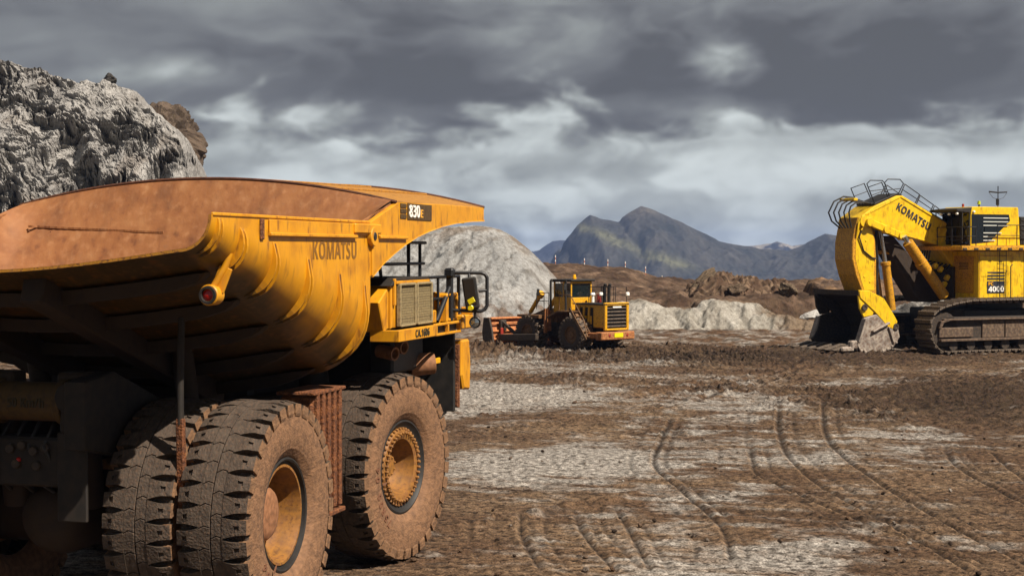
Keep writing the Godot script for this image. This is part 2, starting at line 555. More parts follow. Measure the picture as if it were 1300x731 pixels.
# pale clay spread over the yard: x, z, half sizes, amount
const PALE_AT := [[1.0, -64.0, 6.5, 7.0, 0.85], [-3.5, -66.0, 4.0, 6.0, 0.6], [0.5, -43.5, 4.6, 3.6, 1.0], [3.0, -47.0, 2.6, 6.0, 0.6], [8.2, -45.0, 2.5, 1.9, 0.8], [5.3, -30.2, 3.2, 1.8, 0.8], [3.0, -80.0, 5.0, 4.0, 0.6], [13.4, -51.0, 2.6, 3.0, 0.55], [15.0, -70.0, 4.0, 2.4, 0.4], [9.5, -60.0, 3.0, 7.0, 0.35], [8.8, -33.0, 2.2, 2.0, 0.45], [14.0, -38.0, 2.5, 1.4, 0.3], [-2.6, -88.0, 5.0, 7.0, 0.5], [7.0, -84.0, 5.0, 2.2, 0.35], [5.2, -38.0, 1.5, 1.5, 0.35], [18.0, -100.0, 5.0, 2.0, 0.4]]
const DARK_AT := [[16.5, -61.0, 5.5, 9.0, 1.0], [22.0, -66.0, 5.0, 8.0, 0.9], [20.0, -90.0, 16.0, 9.0, 0.8], [9.0, -66.0, 3.0, 1.6, 0.6], [4.5, -52.0, 1.4, 0.7, 0.6], [11.0, -87.0, 8.0, 4.0, 0.7], [4.0, -93.0, 9.0, 5.0, 0.6], [-2.5, -39.0, 3.0, 1.6, 0.3], [9.0, -36.0, 3.0, 2.2, 0.35], [3.5, -71.5, 7.0, 1.0, 0.5]]

func ground_height(x: float, z: float) -> float:
	var h := gn1.get_noise_2d(x, z * 1.0) * 0.34 * smoothstep(24.0, 60.0, -z)
	var d := -z
	if d > 240.0:
		h -= (d - 240.0) * 0.028
	return h

# wheel tracks over the yard, as points (x, z) on the ground
const TRACKS := [
	[[6.02, -58.4], [4.8, -50.3], [4.0, -44.0], [4.25, -37.9], [4.5, -33.6], [4.15, -29.6]],
	[[10.4, -61.0], [9.0, -53.0], [8.1, -46.0], [7.8, -40.0], [8.1, -35.4], [8.4, -31.6], [8.5, -28.9]],
	[[12.7, -64.0], [11.4, -57.5], [10.0, -49.5], [9.5, -43.6], [9.4, -38.3], [9.46, -34.4], [9.7, -30.8], [9.9, -28.6]],
	[[2.35, -37.5], [2.5, -33.0], [2.6, -28.8]],
	[[1.45, -36.5], [1.5, -33.0], [2.0, -28.8]],
	[[0.3, -37.0], [0.2, -33.0], [0.6, -28.8]],
	[[7.6, -50.0], [6.9, -45.0], [6.6, -41.5], [7.2, -37.0], [8.0, -33.0], [9.2, -29.5]],
	[[13.5, -49.0], [12.2, -43.0], [12.0, -37.5], [12.5, -32.0], [12.6, -28.6]],
	[[15.0, -50.0], [13.4, -42.0], [13.0, -36.5], [13.5, -31.0]],
	[[6.0, -36.5], [7.6, -33.5], [9.2, -31.6], [10.6, -30.4]],
	[[4.6, -33.8], [5.6, -31.6], [7.0, -29.6]],
	[[-3.0, -58.0], [2.0, -60.0], [7.0, -66.0], [12.0, -76.0], [16.0, -86.0]],
	[[-4.0, -52.0], [1.0, -54.5], [6.0, -60.0], [11.0, -70.0], [15.0, -82.0]],
	[[2.0, -88.0], [8.0, -84.0], [14.0, -82.0], [22.0, -81.0], [30.0, -82.0]],
	[[4.0, -94.0], [10.0, -88.5], [16.0, -86.0], [24.0, -85.0]],
	[[-2.0, -76.0], [5.0, -75.0], [14.0, -76.5], [24.0, -76.0]],
	[[-1.0, -71.0], [6.0, -70.0], [13.0, -71.5], [20.0, -70.5]],
	[[7.0, -100.0], [12.0, -96.0], [18.0, -94.0], [28.0, -92.5]],
]
const BANKS := [
	[[-2.6, -32.5, 0.10], [-0.4, -34.5, 0.13], [1.3, -36.4, 0.16], [2.5, -37.6, 0.15], [3.1, -38.8, 0.08]],
	[[-1.6, -41.0, 0.05], [-0.2, -40.2, 0.08], [2.2, -40.2, 0.06]],
	[[1.9, -51.2, 0.12], [3.0, -51.4, 0.16], [3.8, -51.0, 0.12]],
	[[-2.0, -70.0, 0.2], [2.0, -72.0, 0.3], [7.0, -71.0, 0.25], [10.0, -67.0, 0.2]],
	[[-4.6, -97.0, 0.5], [-1.0, -92.0, 0.7], [3.0, -88.0, 0.45], [7.0, -87.0, 0.3]],
	[[8.0, -66.5, 0.15], [10.5, -65.5, 0.25], [13.0, -68.0, 0.15]],
	[[-3.0, -57.0, 0.1], [-1.2, -60.0, 0.16], [2.0, -64.0, 0.14], [4.0, -68.0, 0.1]],
	[[-4.0, -50.0, 0.08], [-1.0, -52.5, 0.12], [1.5, -56.0, 0.1]],
]

func build_ground() -> void:
	var xs := PackedFloat32Array()
	var zs := PackedFloat32Array()
	for v in [-6000, -3500, -2000, -1200, -700, -400, -250, -160, -110, -80, -60, -48, -40, -35]:
		xs.append(v)
	var x := -31.0
	while x < 60.0:
		xs.append(x)
		x += 0.5 if x < -7.0 else (0.05 if x < 14.2 else (0.2 if x < 32.0 else 1.5))
	for v in [65, 75, 90, 110, 160, 250, 400, 700, 1200, 2000, 3500, 6000]:
		xs.append(v)
	var z := 40.0
	while z > -135.0:
		zs.append(z)
		z -= 4.0 if z > -14.0 else (0.4 if z > -27.5 else (0.052 if z > -45.0 else (0.12 if z > -68.0 else (0.24 if z > -108.0 else 1.2))))
	for v in [-145, -160, -180, -210, -240, -280, -340, -420, -520, -700, -1000, -1500, -2300, -3500, -5000, -7000]:
		zs.append(v)
	var nx := xs.size()
	var nz := zs.size()
	var h := PackedFloat32Array()
	var k := PackedFloat32Array()      # how much pale clay
	var dk := PackedFloat32Array()     # how much dark wet earth
	var rut := PackedFloat32Array()
	rut.resize(nx * nz)
	var grit := PackedFloat32Array()
	grit.resize(nx * nz)
	var rut_shade := PackedFloat32Array()  # groove shade painted into the pressed earth of a track
	rut_shade.resize(nx * nz)
	var rim := PackedFloat32Array()    # paler berm along one side of a track
	rim.resize(nx * nz)
	h.resize(nx * nz); k.resize(nx * nz); dk.resize(nx * nz)
	for j in nz:
		z = zs[j]
		var near := z < -10.0 and z > -135.0
		for i in nx:
			x = xs[i]
			var a := j * nx + i
			h[a] = ground_height(x, z)
			if not near or x < -31.0 or x > 60.0:
				continue
			var n1 := gn4.get_noise_2d(x * 1.0, z * 0.8)
			var n2 := gn2.get_noise_2d(x * 0.7 + z * 0.25, z * 1.2)
			var pale := 0.07 + n1 * 0.6
			for e in PALE_AT:
				var ex: float = (x - e[0]) / e[2]
				var ez: float = (z - e[1]) / e[3]
				var r2: float = ex * ex + ez * ez
				if r2 < 4.0:
					pale += e[4] * exp(-r2 * 1.2)
			var dark := 0.0
			for e in DARK_AT:
				var ex: float = (x - e[0]) / e[2]
				var ez: float = (z - e[1]) / e[3]
				var r2: float = ex * ex + ez * ez
				if r2 < 4.0:
					dark += e[4] * exp(-r2 * 1.3)
			var scrape := gn6.get_noise_2d(x * 0.22 + z * 0.10 + n1 * 1.5, z * 1.1 - x * 0.42)
			var scrape2 := gn6.get_noise_2d(x * 0.9 - z * 0.25 + 30.0, z * 0.35 + x * 0.2)
			pale += n2 * 0.5 + scrape * 0.6 + scrape2 * 0.3 - dark * 0.35
			h[a] += scrape * 0.012 + scrape2 * 0.008
			dark += n2 * 0.4 - 0.08 + maxf(0.0, -scrape - 0.12) * 1.3
			k[a] = clampf(pale, 0, 1)
			dk[a] = clampf(dark, 0, 1)
			var rough := 0.13 + dk[a] * lerpf(0.3, 1.35, smoothstep(-46.0, -54.0, z)) + (0.3 if z < -62.0 else 0.0)
			h[a] += n2 * 0.035 * rough + gn3.get_noise_2d(x, z) * 0.035 * rough + absf(gn5.get_noise_2d(x, z)) * 0.05 * rough
			var clod := gn3.get_noise_2d(x * 2.1 + 17.0, z * 1.7)
			h[a] += maxf(0.0, clod - 0.12) * 0.10 * (0.3 + rough)
			grit[a] = clod + gn3.get_noise_2d(x * 0.9, z * 2.4 + 60.0) * 0.8
			h[a] += maxf(0.0, gn5.get_noise_2d(x * 2.6 + 40.0, z * 2.6) - 0.25) * 0.22 * rough
	# wheel tracks: two thin pressed lines of lug prints a metre apart
	for t in TRACKS:
		var c3 := Curve3D.new()
		c3.bake_interval = 0.06
		for i in t.size():
			var tn := Vector3()
			if i > 0 and i < t.size() - 1:
				tn = Vector3(t[i + 1][0] - t[i - 1][0], 0, t[i + 1][1] - t[i - 1][1]) / 6.0
			c3.add_point(Vector3(t[i][0], 0, t[i][1]), -tn, tn)
		var bp := c3.get_baked_points()
		var twin := 0.42 + 0.1 * sin(t[0][0] * 5.0)
		for s in bp.size() - 1:
			var pnt := bp[s]
			var dir := (bp[s + 1] - pnt).normalized()
			var far := pnt.z < -62.0
			var wide := 0.55 if far else 0.19
			var fade := smoothstep(0.0, 70.0, s) * smoothstep(0.0, 25.0, bp.size() - s)
			stamp(xs, zs, rut, rut_shade, rim, pnt, dir, s, wide, far, fade)
			if not far:
				stamp(xs, zs, rut, rut_shade, rim, pnt + Vector3(dir.z, 0, -dir.x) * twin, dir, s, 0.13, far, fade * 0.5)
				stamp(xs, zs, rut, rut_shade, rim, pnt - Vector3(dir.z, 0, -dir.x) * twin * 2.1, dir, s, 0.13, far, fade * 0.38)
	# low banks of clods pushed up by a blade
	for t in BANKS:
		for i in t.size() - 1:
			var a3 := Vector3(t[i][0], t[i][2], t[i][1])
			var b3 := Vector3(t[i + 1][0], t[i + 1][2], t[i + 1][1])
			var steps := int(a3.distance_to(b3) / 0.07)
			for s in steps:
				var q := a3.lerp(b3, float(s) / steps)
				q.x += gn2.get_noise_2d(q.x * 2.0, q.z * 2.0) * 0.35
				bank(xs, zs, h, k, q)
	var p := PackedVector3Array()
	var col := PackedColorArray()
	p.resize(nx * nz)
	col.resize(nx * nz)
	for j in nz:
		for i in nx:
			var a := j * nx + i
			p[a] = Vector3(xs[i], h[a] + rut[a], zs[j])
			var n3 := gn2.get_noise_2d(xs[i] * 0.33 + 70.0, zs[j] * 0.5)
			var c := BROWN.lerp(TAN, clampf(0.3 + n3 * 1.1, 0, 1))
			c = c.lerp(DARKEARTH, dk[a] * 0.85)
			c = c.lerp(PALE, smoothstep(0.08, 0.85, k[a]) * 0.9)
			c = c.lerp(TAN * 1.25, rim[a] * 0.6)
			c = c.lerp(DARKEARTH * 0.7, rut_shade[a] * 0.9)
			c *= 1.0 + clampf(grit[a], -0.7, 0.6) * 0.55
			c.a = 1.0
			col[a] = c
	structure("ground", sheet(p, col, nx, nz), M.ground)

func stamp(xs: PackedFloat32Array, zs: PackedFloat32Array, rut: PackedFloat32Array, rut_shade: PackedFloat32Array, rim: PackedFloat32Array, q: Vector3, dir: Vector3, s: int, wide: float, far: bool, fade: float) -> void:
	var nx := xs.size()
	var reach := 0.95
	var lo := 0
	var hi := zs.size() - 1
	while lo < hi:
		var mid := (lo + hi) / 2
		if zs[mid] > q.z + reach:
			lo = mid + 1
		else:
			hi = mid
	var deep := (0.045 if q.z > -46.0 else (0.05 if not far else 0.09)) * fade
	var core := 0.075 if q.z > -46.0 else (0.12 if not far else 0.24)
	var slab := 0.04 if q.z > -46.0 else (0.09 if not far else 0.16)
	# the tyre that left this edge rolled on one side of it: rungs of its lugs
	var ripple := sin(s * 0.06 / 0.34 * TAU)
	var i := xs.bsearch(q.x - reach)
	while i < nx and xs[i] < q.x + reach:
		var dx := xs[i] - q.x
		var j := lo
		while j < zs.size() and zs[j] > q.z - reach:
			var dz := zs[j] - q.z
			if absf(dx * dir.x + dz * dir.z) < slab:
				var c := dx * dir.z - dz * dir.x
				var ac := absf(c)
				if ac < reach:
					var a := j * nx + i
					var g := 0.0
					if ac < core:
						g = -deep * (1.0 - pow(ac / core, 2.0))
						rut_shade[a] = maxf(rut_shade[a], clampf(1.3 - ac / (core * 0.6), 0.0, 1.0) * fade)
						rim[a] = 0.0
					elif ac < wide:
						if rut_shade[a] < 0.1 and c < 0.0: rim[a] = maxf(rim[a], (1.0 - (ac - core) / (wide - core)) * fade)
						g = deep * 0.5 * sin(PI * (ac - core) / (wide - core))
					if c > core and not far:
						g += ripple * 0.007 * smoothstep(core, core + 0.15, c) * (1.0 - smoothstep(0.7, 0.95, c))
					rut[a] = minf(rut[a], g) if g < -0.01 or rut[a] < -0.01 else (g if absf(g) > absf(rut[a]) else rut[a])
			j += 1
		i += 1

func bank(xs: PackedFloat32Array, zs: PackedFloat32Array, h: PackedFloat32Array, k: PackedFloat32Array, q: Vector3) -> void:
	var nx := xs.size()
	var wide := q.y * 2.4
	var i := xs.bsearch(q.x - wide)
	var j0 := 0
	while j0 < zs.size() and zs[j0] > q.z + wide:
		j0 += 1
	while i < nx and xs[i] < q.x + wide:
		var j := j0
		while j < zs.size() and zs[j] > q.z - wide:
			var r := Vector2(xs[i] - q.x, zs[j] - q.z).length() / wide
			if r < 1.0:
				var a := j * nx + i
				var lump := 0.65 + 0.9 * gn2.get_noise_2d(xs[i] * 3.5, zs[j] * 3.5)
				h[a] = maxf(h[a], ground_height(xs[i], zs[j]) + q.y * (1.0 - r * r) * lump)
				if r < 0.6:
					k[a] = k[a] * 0.97
			j += 1
		i += 1

# ------------------------------------------------------------------ heaps, cliff, ridge, mountains
func build_terrain() -> void:
	var ra := noise(71, 0.16, 5, FastNoiseLite.TYPE_SIMPLEX_SMOOTH, true)
	var rb := noise(72, 0.7, 4)
	var rc := noise(73, 0.06, 3)
	# pale spoil heap
	var crest := [[-26.0, 5.5], [-18.0, 6.4], [-12.0, 7.4], [-6.0, 8.2], [-3.0, 8.4], [-1.2, 8.25], [0.2, 7.55], [1.2, 6.7], [2.6, 5.2], [4.2, 3.3], [5.6, 1.6], [7.0, 0.4], [8.5, -0.6]]
	structure("pale_spoil_heap", field(-27.0, 8.4, -103.0, -142.0, 0.13, func(x: float, z: float) -> Array:
		var w := rc.get_noise_2d(x * 1.3, z * 1.3)
		var hz := soft(crest, x + w * 0.9)
		var dist := absf(z + 123.5 + rc.get_noise_2d(x * 0.6, 5.0) * 5.0)
		var t := minf(dist / (maxf(hz, 0.5) * 1.66), 1.3)
		var h := hz * (1.0 - sqrt(t * t + 0.02) * 0.98 + 0.10)
		var steep := smoothstep(0.03, 0.2, t) * (1.0 - smoothstep(0.7, 1.0, t))
		# slides down the slope, clods at the foot, a few holes
		var g := rb.get_noise_2d(x * 1.1 + z * 0.45 + w * 2.0, z * 0.3 - x * 0.15)
		h += g * 0.22 * steep + (ra.get_noise_2d(x * 1.4 + w, z * 1.2) - 0.1) * 0.24 * steep + rb.get_noise_2d(x * 2.6, z * 2.2) * 0.06
		h -= smoothstep(0.28, 0.5, rb.get_noise_2d(x * 0.9 + 60.0, z * 0.7)) * 0.35 * steep
		h += (absf(rb.get_noise_2d(x * 2.2 + 9.0, z * 2.2)) * 0.4 + ra.get_noise_2d(x * 1.9, z * 1.9) * 0.25) * smoothstep(0.6, 0.95, t)
		h = maxf(minf(h, maxf(hz, 0.0) + 0.6), -0.6)
		var c := CLAY.lerp(Color(0.42, 0.44, 0.46), clampf(0.3 + rc.get_noise_2d(x * 3.0 + 5.0, z * 3.0) * 1.6, 0, 1))
		c = c.lerp(Color(0.17, 0.165, 0.16), smoothstep(0.16, 0.5, rb.get_noise_2d(x * 1.0 + z * 0.75 + 30.0, z * 0.3 - x * 0.2)) * 0.7 * steep)
		c = c.lerp(Color(0.21, 0.165, 0.125), (1.0 - smoothstep(0.08, 0.3, t)) * smoothstep(-0.2, 0.25, rb.get_noise_2d(x * 0.7, z * 0.7)) * 0.75)
		c = c.lerp(BROWN, smoothstep(0.78, 1.0, t + rb.get_noise_2d(x, z) * 0.3) * 0.75)
		return [h, c]), M.pile)
	# scalloped pale bank along the back of the yard
	var brow := [[6.0, 1.9], [9.15, 2.3], [10.0, 2.42], [11.2, 2.06], [12.1, 1.7], [13.0, 1.8], [14.4, 1.75], [14.7, 2.24], [15.5, 2.4], [17.0, 2.3], [18.2, 2.25], [19.0, 2.15], [19.6, 1.75], [20.6, 1.3], [22.0, 1.0], [27.0, 0.7]]
	structure("pale_clay_bank", field(6.4, 27.0, -112.6, -130.0, 0.11, func(x: float, z: float) -> Array:
		var w := rb.get_noise_2d(x * 0.6, z * 0.6)
		var lobe := absf(rc.get_noise_2d(x * 3.6 + w * 2.6 + z * 0.7, 3.0 + z * 1.4)) + 0.5 * absf(rb.get_noise_2d(x * 0.5 + z * 0.2, 8.0 + z * 0.25))
		var toe := -118.2 - 2.2 * (0.45 - lobe) + rc.get_noise_2d(x * 3.0, 70.0) * 1.2
		var top := curve(brow, x + w * 0.25)
		var f := clampf((toe - z) / (top * 1.9), 0.0, 1.6)
		var h := top * (1.0 - pow(1.0 - minf(f, 1.0), 1.3)) - 0.16 * smoothstep(0.12, 0.0, lobe) * smoothstep(0.1, 0.4, f)
		h -= maxf(0.0, f - 1.1) * 0.3
		h += (ra.get_noise_2d(x * 1.5, z * 1.3) - 0.15) * 0.22 * smoothstep(0.0, 0.3, f) + rb.get_noise_2d(x * 2.4, z * 2.4) * 0.10 + ra.get_noise_2d(x * 3.0, z * 3.0) * 0.07
		var c := Color(0.33, 0.325, 0.30).lerp(Color(0.46, 0.46, 0.44), clampf(0.4 + rb.get_noise_2d(x * 0.8, z * 0.5) * 1.5, 0, 1))
		c = c.lerp(Color(0.2, 0.15, 0.105), smoothstep(18.6, 20.6, x + w * 2.0) * 0.9)
		c = c.lerp(Color(0.15, 0.115, 0.085), smoothstep(0.10, 0.0, lobe) * 0.6)
		c = c.lerp(Color(0.17, 0.115, 0.075), smoothstep(0.95, 1.25, f + w * 0.3) * 0.9)
		return [h - 0.25, c.lerp(BROWN, 0.8 * (1.0 - smoothstep(0.03, 0.16, f)))]), M.pile)
	# the brown bench and ridge behind it
	var ridge := [[-30.0, 5.4], [2.0, 4.75], [6.0, 4.4], [10.0, 4.15], [12.7, 3.95], [14.9, 3.3], [17.0, 2.9], [20.0, 2.6], [60.0, 2.4]]
	structure("brown_ridge", field(-30.0, 70.0, -124.0, -214.0, 0.42, func(x: float, z: float) -> Array:
		var top := curve(ridge, x * 175.0 / -minf(z, -150.0) if z > -175.0 else x)
		var t := smoothstep(-126.0, -175.0, z + rc.get_noise_2d(x, z) * 12.0)
		var h := lerpf(1.9, top, pow(t, 1.3))
		h += rb.get_noise_2d(x * 0.35, z * 0.35) * 0.45 * (1.0 - t * 0.5) + (ra.get_noise_2d(x * 0.8, z * 0.5) - 0.1) * 0.6 * (1.0 - t * 0.55) + rb.get_noise_2d(x * 1.3, z * 1.3) * 0.22
		h += sin(z * 0.42 + rc.get_noise_2d(x, z) * 5.0) * 0.12
		if z < -176.0:
			h -= (-176.0 - z) * 0.16
		if z > -128.0:
			h -= (z + 128.0) * 0.8
		var c := Color(0.098, 0.064, 0.045).lerp(Color(0.185, 0.13, 0.095), clampf(0.4 + rb.get_noise_2d(x * 0.25, z * 0.6) * 1.4, 0, 1))
		c = c.lerp(Color(0.055, 0.036, 0.026), smoothstep(0.0, 0.35, rb.get_noise_2d(x * 0.3 + 50.0, z * 0.12)) * 0.75)
		c *= 1.0 + clampf(rb.get_noise_2d(x * 1.1 + 5.0, z * 2.0), -0.6, 0.6) * 1.0
		return [h, c]), M.pile)
	# broken overburden heaps in front of the mountains
	var lump := [[14.6, -0.5], [15.2, 2.7], [16.4, 3.5], [17.2, 3.9], [18.0, 4.3], [18.6, 4.2], [19.6, 3.9], [21.0, 3.75], [22.2, 3.7], [23.0, 3.8], [24.0, 3.6], [24.5, 2.4], [25.6, 1.3]]
	structure("broken_overburden_heap", field(14.2, 27.0, -129.0, -146.0, 0.13, func(x: float, z: float) -> Array:
		var w := rb.get_noise_2d(x * 0.5, z * 0.5)
		var hz := curve(lump, x + w * 0.6)
		var t := absf(z + 138.0 + w * 2.0) / 8.0
		var h := hz * (1.0 - pow(t, 1.2) * 0.85)
		# tilted broken beds
		var b := x * 0.9 - z * 0.55 + w * 2.2
		var saw := b * 0.55 - floorf(b * 0.55)
		h += (0.5 - saw) * 0.55 * (0.5 + absf(w)) + ra.get_noise_2d(x * 1.6 + z * 0.9, z * 1.2) * 0.3 + rb.get_noise_2d(x * 2.0, z * 2.0) * 0.18 - 0.15
		var c := Color(0.115, 0.075, 0.052).lerp(Color(0.24, 0.175, 0.125), clampf(0.3 + rb.get_noise_2d(x * 0.9 + z, z) * 1.4, 0, 1))
		c = c.lerp(Color(0.08, 0.055, 0.04), smoothstep(0.75, 1.0, saw) * 0.5)
		c *= 1.0 + clampf(rb.get_noise_2d(x * 1.9 + 5.0, z * 3.0), -0.6, 0.6) * 0.8
		return [h, c]), M.pile)
	var lump2 := [[23.5, -0.5], [25.3, 1.6], [26.0, 3.5], [27.0, 3.9], [29.0, 3.8], [31.0, 3.6], [33.5, 3.0], [35.2, 3.8], [36.6, 4.35], [38.2, 3.9], [41.0, 2.6], [48.0, 1.8], [56.0, 1.5]]
	structure("brown_rubble_heap", field(23.0, 56.0, -119.0, -148.0, 0.22, func(x: float, z: float) -> Array:
		var hz := curve(lump2, x + rb.get_noise_2d(x * 0.5, z * 0.5) * 0.5)
		var t := maxf(z + 137.0, 0.0) / 16.0 if z > -137.0 else (-137.0 - z) / 9.0
		var h := hz * (1.0 - pow(t, 1.15) * 1.05)
		h += ra.get_noise_2d(x * 0.9, z * 0.9) * 0.45 * (1.0 - t * 0.5) + rb.get_noise_2d(x * 1.4, z * 1.4) * 0.25 - 0.15
		var c := Color(0.12, 0.085, 0.065).lerp(Color(0.26, 0.17, 0.105), clampf(0.3 + rb.get_noise_2d(x * 0.5, z * 0.8) * 1.6, 0, 1))
		c = c.lerp(Color(0.26, 0.13, 0.06), smoothstep(0.1, 0.5, rb.get_noise_2d(x * 0.4 + 80.0, z * 0.4)) * 0.8 * smoothstep(0.2, 0.7, t))
		c *= 1.0 + clampf(rb.get_noise_2d(x * 1.5 + 5.0, z * 2.6), -0.6, 0.6) * 0.9
		return [h, c]), M.pile)
	structure("grey_rubble_heap", field(24.0, 37.0, -104.0, -118.5, 0.16, func(x: float, z: float) -> Array:
		var hz := curve([[24.0, 0.0], [26.5, 1.5], [28.5, 2.5], [30.0, 2.9], [32.0, 2.4], [34.0, 1.9], [37.0, 0.6]], x)
		var t := absf(z + 111.0) / 7.5
		var h := hz * (1.0 - pow(t, 1.4)) - 0.1 + ra.get_noise_2d(x * 1.8, z * 1.8) * 0.5 + rb.get_noise_2d(x * 2.2, z * 2.2) * 0.3
		return [h, Color(0.1, 0.1, 0.1).lerp(Color(0.36, 0.36, 0.36), clampf(0.35 + rb.get_noise_2d(x * 0.8 + z * 0.5, z * 0.8) * 1.8, 0, 1))]), M.pile)
	# low clods between yard and heaps
	structure("churned_earth_bank", field(-6.0, 32.0, -98.0, -118.0, 0.17, func(x: float, z: float) -> Array:
		var e := 1.0 - absf(z + 109.0) / 9.0
		var h := -0.12 + e * 0.55 + ra.get_noise_2d(x * 1.1, z * 1.6) * 0.20 + rb.get_noise_2d(x * 2.0, z * 2.0) * 0.12
		var c := BROWN.lerp(PALE, clampf(0.25 + rb.get_noise_2d(x * 0.5, z * 1.1) * 1.5, 0, 1) * 0.85)
		return [h, c.lerp(DARKEARTH, smoothstep(0.0, 0.4, rb.get_noise_2d(x * 0.6 + 33.0, z * 1.4)) * 0.7)]), M.pile)
	build_cliff()
	build_mountains()

func build_cliff() -> void:
	var ra := noise(81, 1.0, 5, FastNoiseLite.TYPE_SIMPLEX_SMOOTH, true)
	var rb := noise(82, 1.0, 5)
	var ce := FastNoiseLite.new()
	ce.seed = 83
	ce.noise_type = FastNoiseLite.TYPE_CELLULAR
	ce.cellular_return_type = FastNoiseLite.RETURN_CELL_VALUE
	ce.frequency = 1.0
	ce.fractal_type = FastNoiseLite.FRACTAL_NONE
	var top := [[-120.0, 27.0], [-70.0, 26.5], [-56.0, 25.6], [-52.0, 25.2], [-48.4, 24.7], [-44.8, 23.8], [-40.0, 22.6], [-36.8, 20.9], [-34.5, 19.2], [-32.8, 17.2], [-31.2, 14.4], [-30.0, 11.6], [-28.0, 8.0], [-25.0, 4.0], [-22.0, 0.6], [-20.0, -1.0]]
	var pits := [[-43.2, 16.2, 2.0, 3.0], [-41.2, 13.4, 1.5, 3.4], [-40.0, 12.6, 1.1, 2.6], [-37.4, 10.6, 1.7, 4.2], [-46.6, 18.0, 1.6, 2.0], [-38.6, 17.4, 1.3, 2.6], [-32.9, 13.4, 1.2, 2.0], [-50.0, 11.5, 2.0, 1.4], [-35.6, 16.4, 1.0, 1.8], [-48.0, 14.5, 1.3, 1.6]]
	var nx := 440
	var nv := 310
	var p := PackedVector3Array()
	var c := PackedColorArray()
	p.resize(nx * nv)
	c.resize(nx * nv)
	for j in nv:
		var v := float(j) / (nv - 1)
		for i in nx:
			var u := float(i) / (nx - 1)
			var x := lerpf(-76.0, -20.0, pow(u, 0.9))
			var t := soft(top, x) + rb.get_noise_2d(x * 0.35, 4.0) * 0.6 + rb.get_noise_2d(x * 1.4, 9.0) * 0.15
			var y: float
			var z: float
			if v < 0.84:
				var k := v / 0.84
				y = lerpf(-1.0, t, k)
				z = -137.0 - (y + 1.0) * 0.85 - pow(k, 6.0) * 2.0
			else:
				var k := (v - 0.84) / 0.16
				z = -139.0 - (t + 1.0) * 0.85 - k * 26.0
				y = t - k * k * 9.0
			z += (x + 40.0) * 0.12
			# foliated rock whose beds dip to the right
			var w := rb.get_noise_3d(x * 0.06, y * 0.06, z * 0.06)
			var w2 := rb.get_noise_3d(x * 0.2 + 5.0, y * 0.2, z * 0.2)
			var a := x * 0.86 - y * 0.51 + w2 * 1.0
			var b := x * 0.51 + y * 0.86 + w * 5.0 + w2 * 1.1
			var big := ra.get_noise_3d(a * 0.05, b * 0.09, z * 0.05) - 0.2
			var bq := b * 0.42
			var saw := bq - floorf(bq)
			var bq2 := b * 1.25 + w2
			var saw2 := bq2 - floorf(bq2)
			var blk := ce.get_noise_3d(a * 0.24, b * 0.85, z * 0.15)
			var blk2 := ce.get_noise_3d(a * 0.6 + 4.0, b * 2.3, z * 0.4)
			var crack := smoothstep(0.38, 0.75, ra.get_noise_3d(a * 0.07 + 9.0, b * 0.42, z * 0.07))
			var crack2 := smoothstep(0.35, 0.75, ra.get_noise_3d(a * 0.22 + 2.0, b * 1.1 + 3.0, z * 0.2))
			var fine := rb.get_noise_3d(a * 0.5, b * 2.0, z * 0.5)
			var calm := smoothstep(0.0, 0.8, rb.get_noise_3d(x * 0.07 + 7.0, y * 0.08, 3.0) * 2.0 + 0.22)
			var hard := lerpf(1.0, 0.22, calm)
			var dsp := big * 2.0 + hard * ((saw - 0.5) * 1.0 * (0.35 + absf(w) * 2.0) + (saw2 - 0.5) * 0.35 + blk * 0.60 + blk2 * 0.22) + fine * 0.26 - crack * 0.9 * hard - crack2 * 0.45 * hard
			for q in pits:
				var r2: float = (pow(x - q[0] + w2 * 1.6, 2) + pow((y - q[1]) * 0.85 + fine * 1.5 + w2, 2)) / (q[2] * q[2])
				if r2 < 3.0:
					dsp -= q[3] * exp(-r2 * r2)
			var o := Vector3(x, y, z)
			o += Vector3(0.18, 0.42, 0.89) * dsp * (1.0 if v < 0.84 else 0.7)
			p[j * nx + i] = o
			var m := clampf(0.45 + fine * 0.7 + blk2 * 0.28 + calm * 0.25, 0, 1)
			var cc := Color(0.27, 0.275, 0.285).lerp(Color(0.50, 0.515, 0.53), m)
			cc = cc.lerp(Color(0.10, 0.098, 0.095), maxf(crack, crack2 * 0.8) * 0.55 * hard)
			cc = cc.lerp(Color(0.23, 0.185, 0.145), smoothstep(0.15, 0.5, rb.get_noise_3d(x * 0.15 + 30.0, y * 0.15, z * 0.1)) * 0.35)
			c[j * nx + i] = cc
	structure("rock_cliff", sheet(p, c, nx, nv, true), M.cliff)

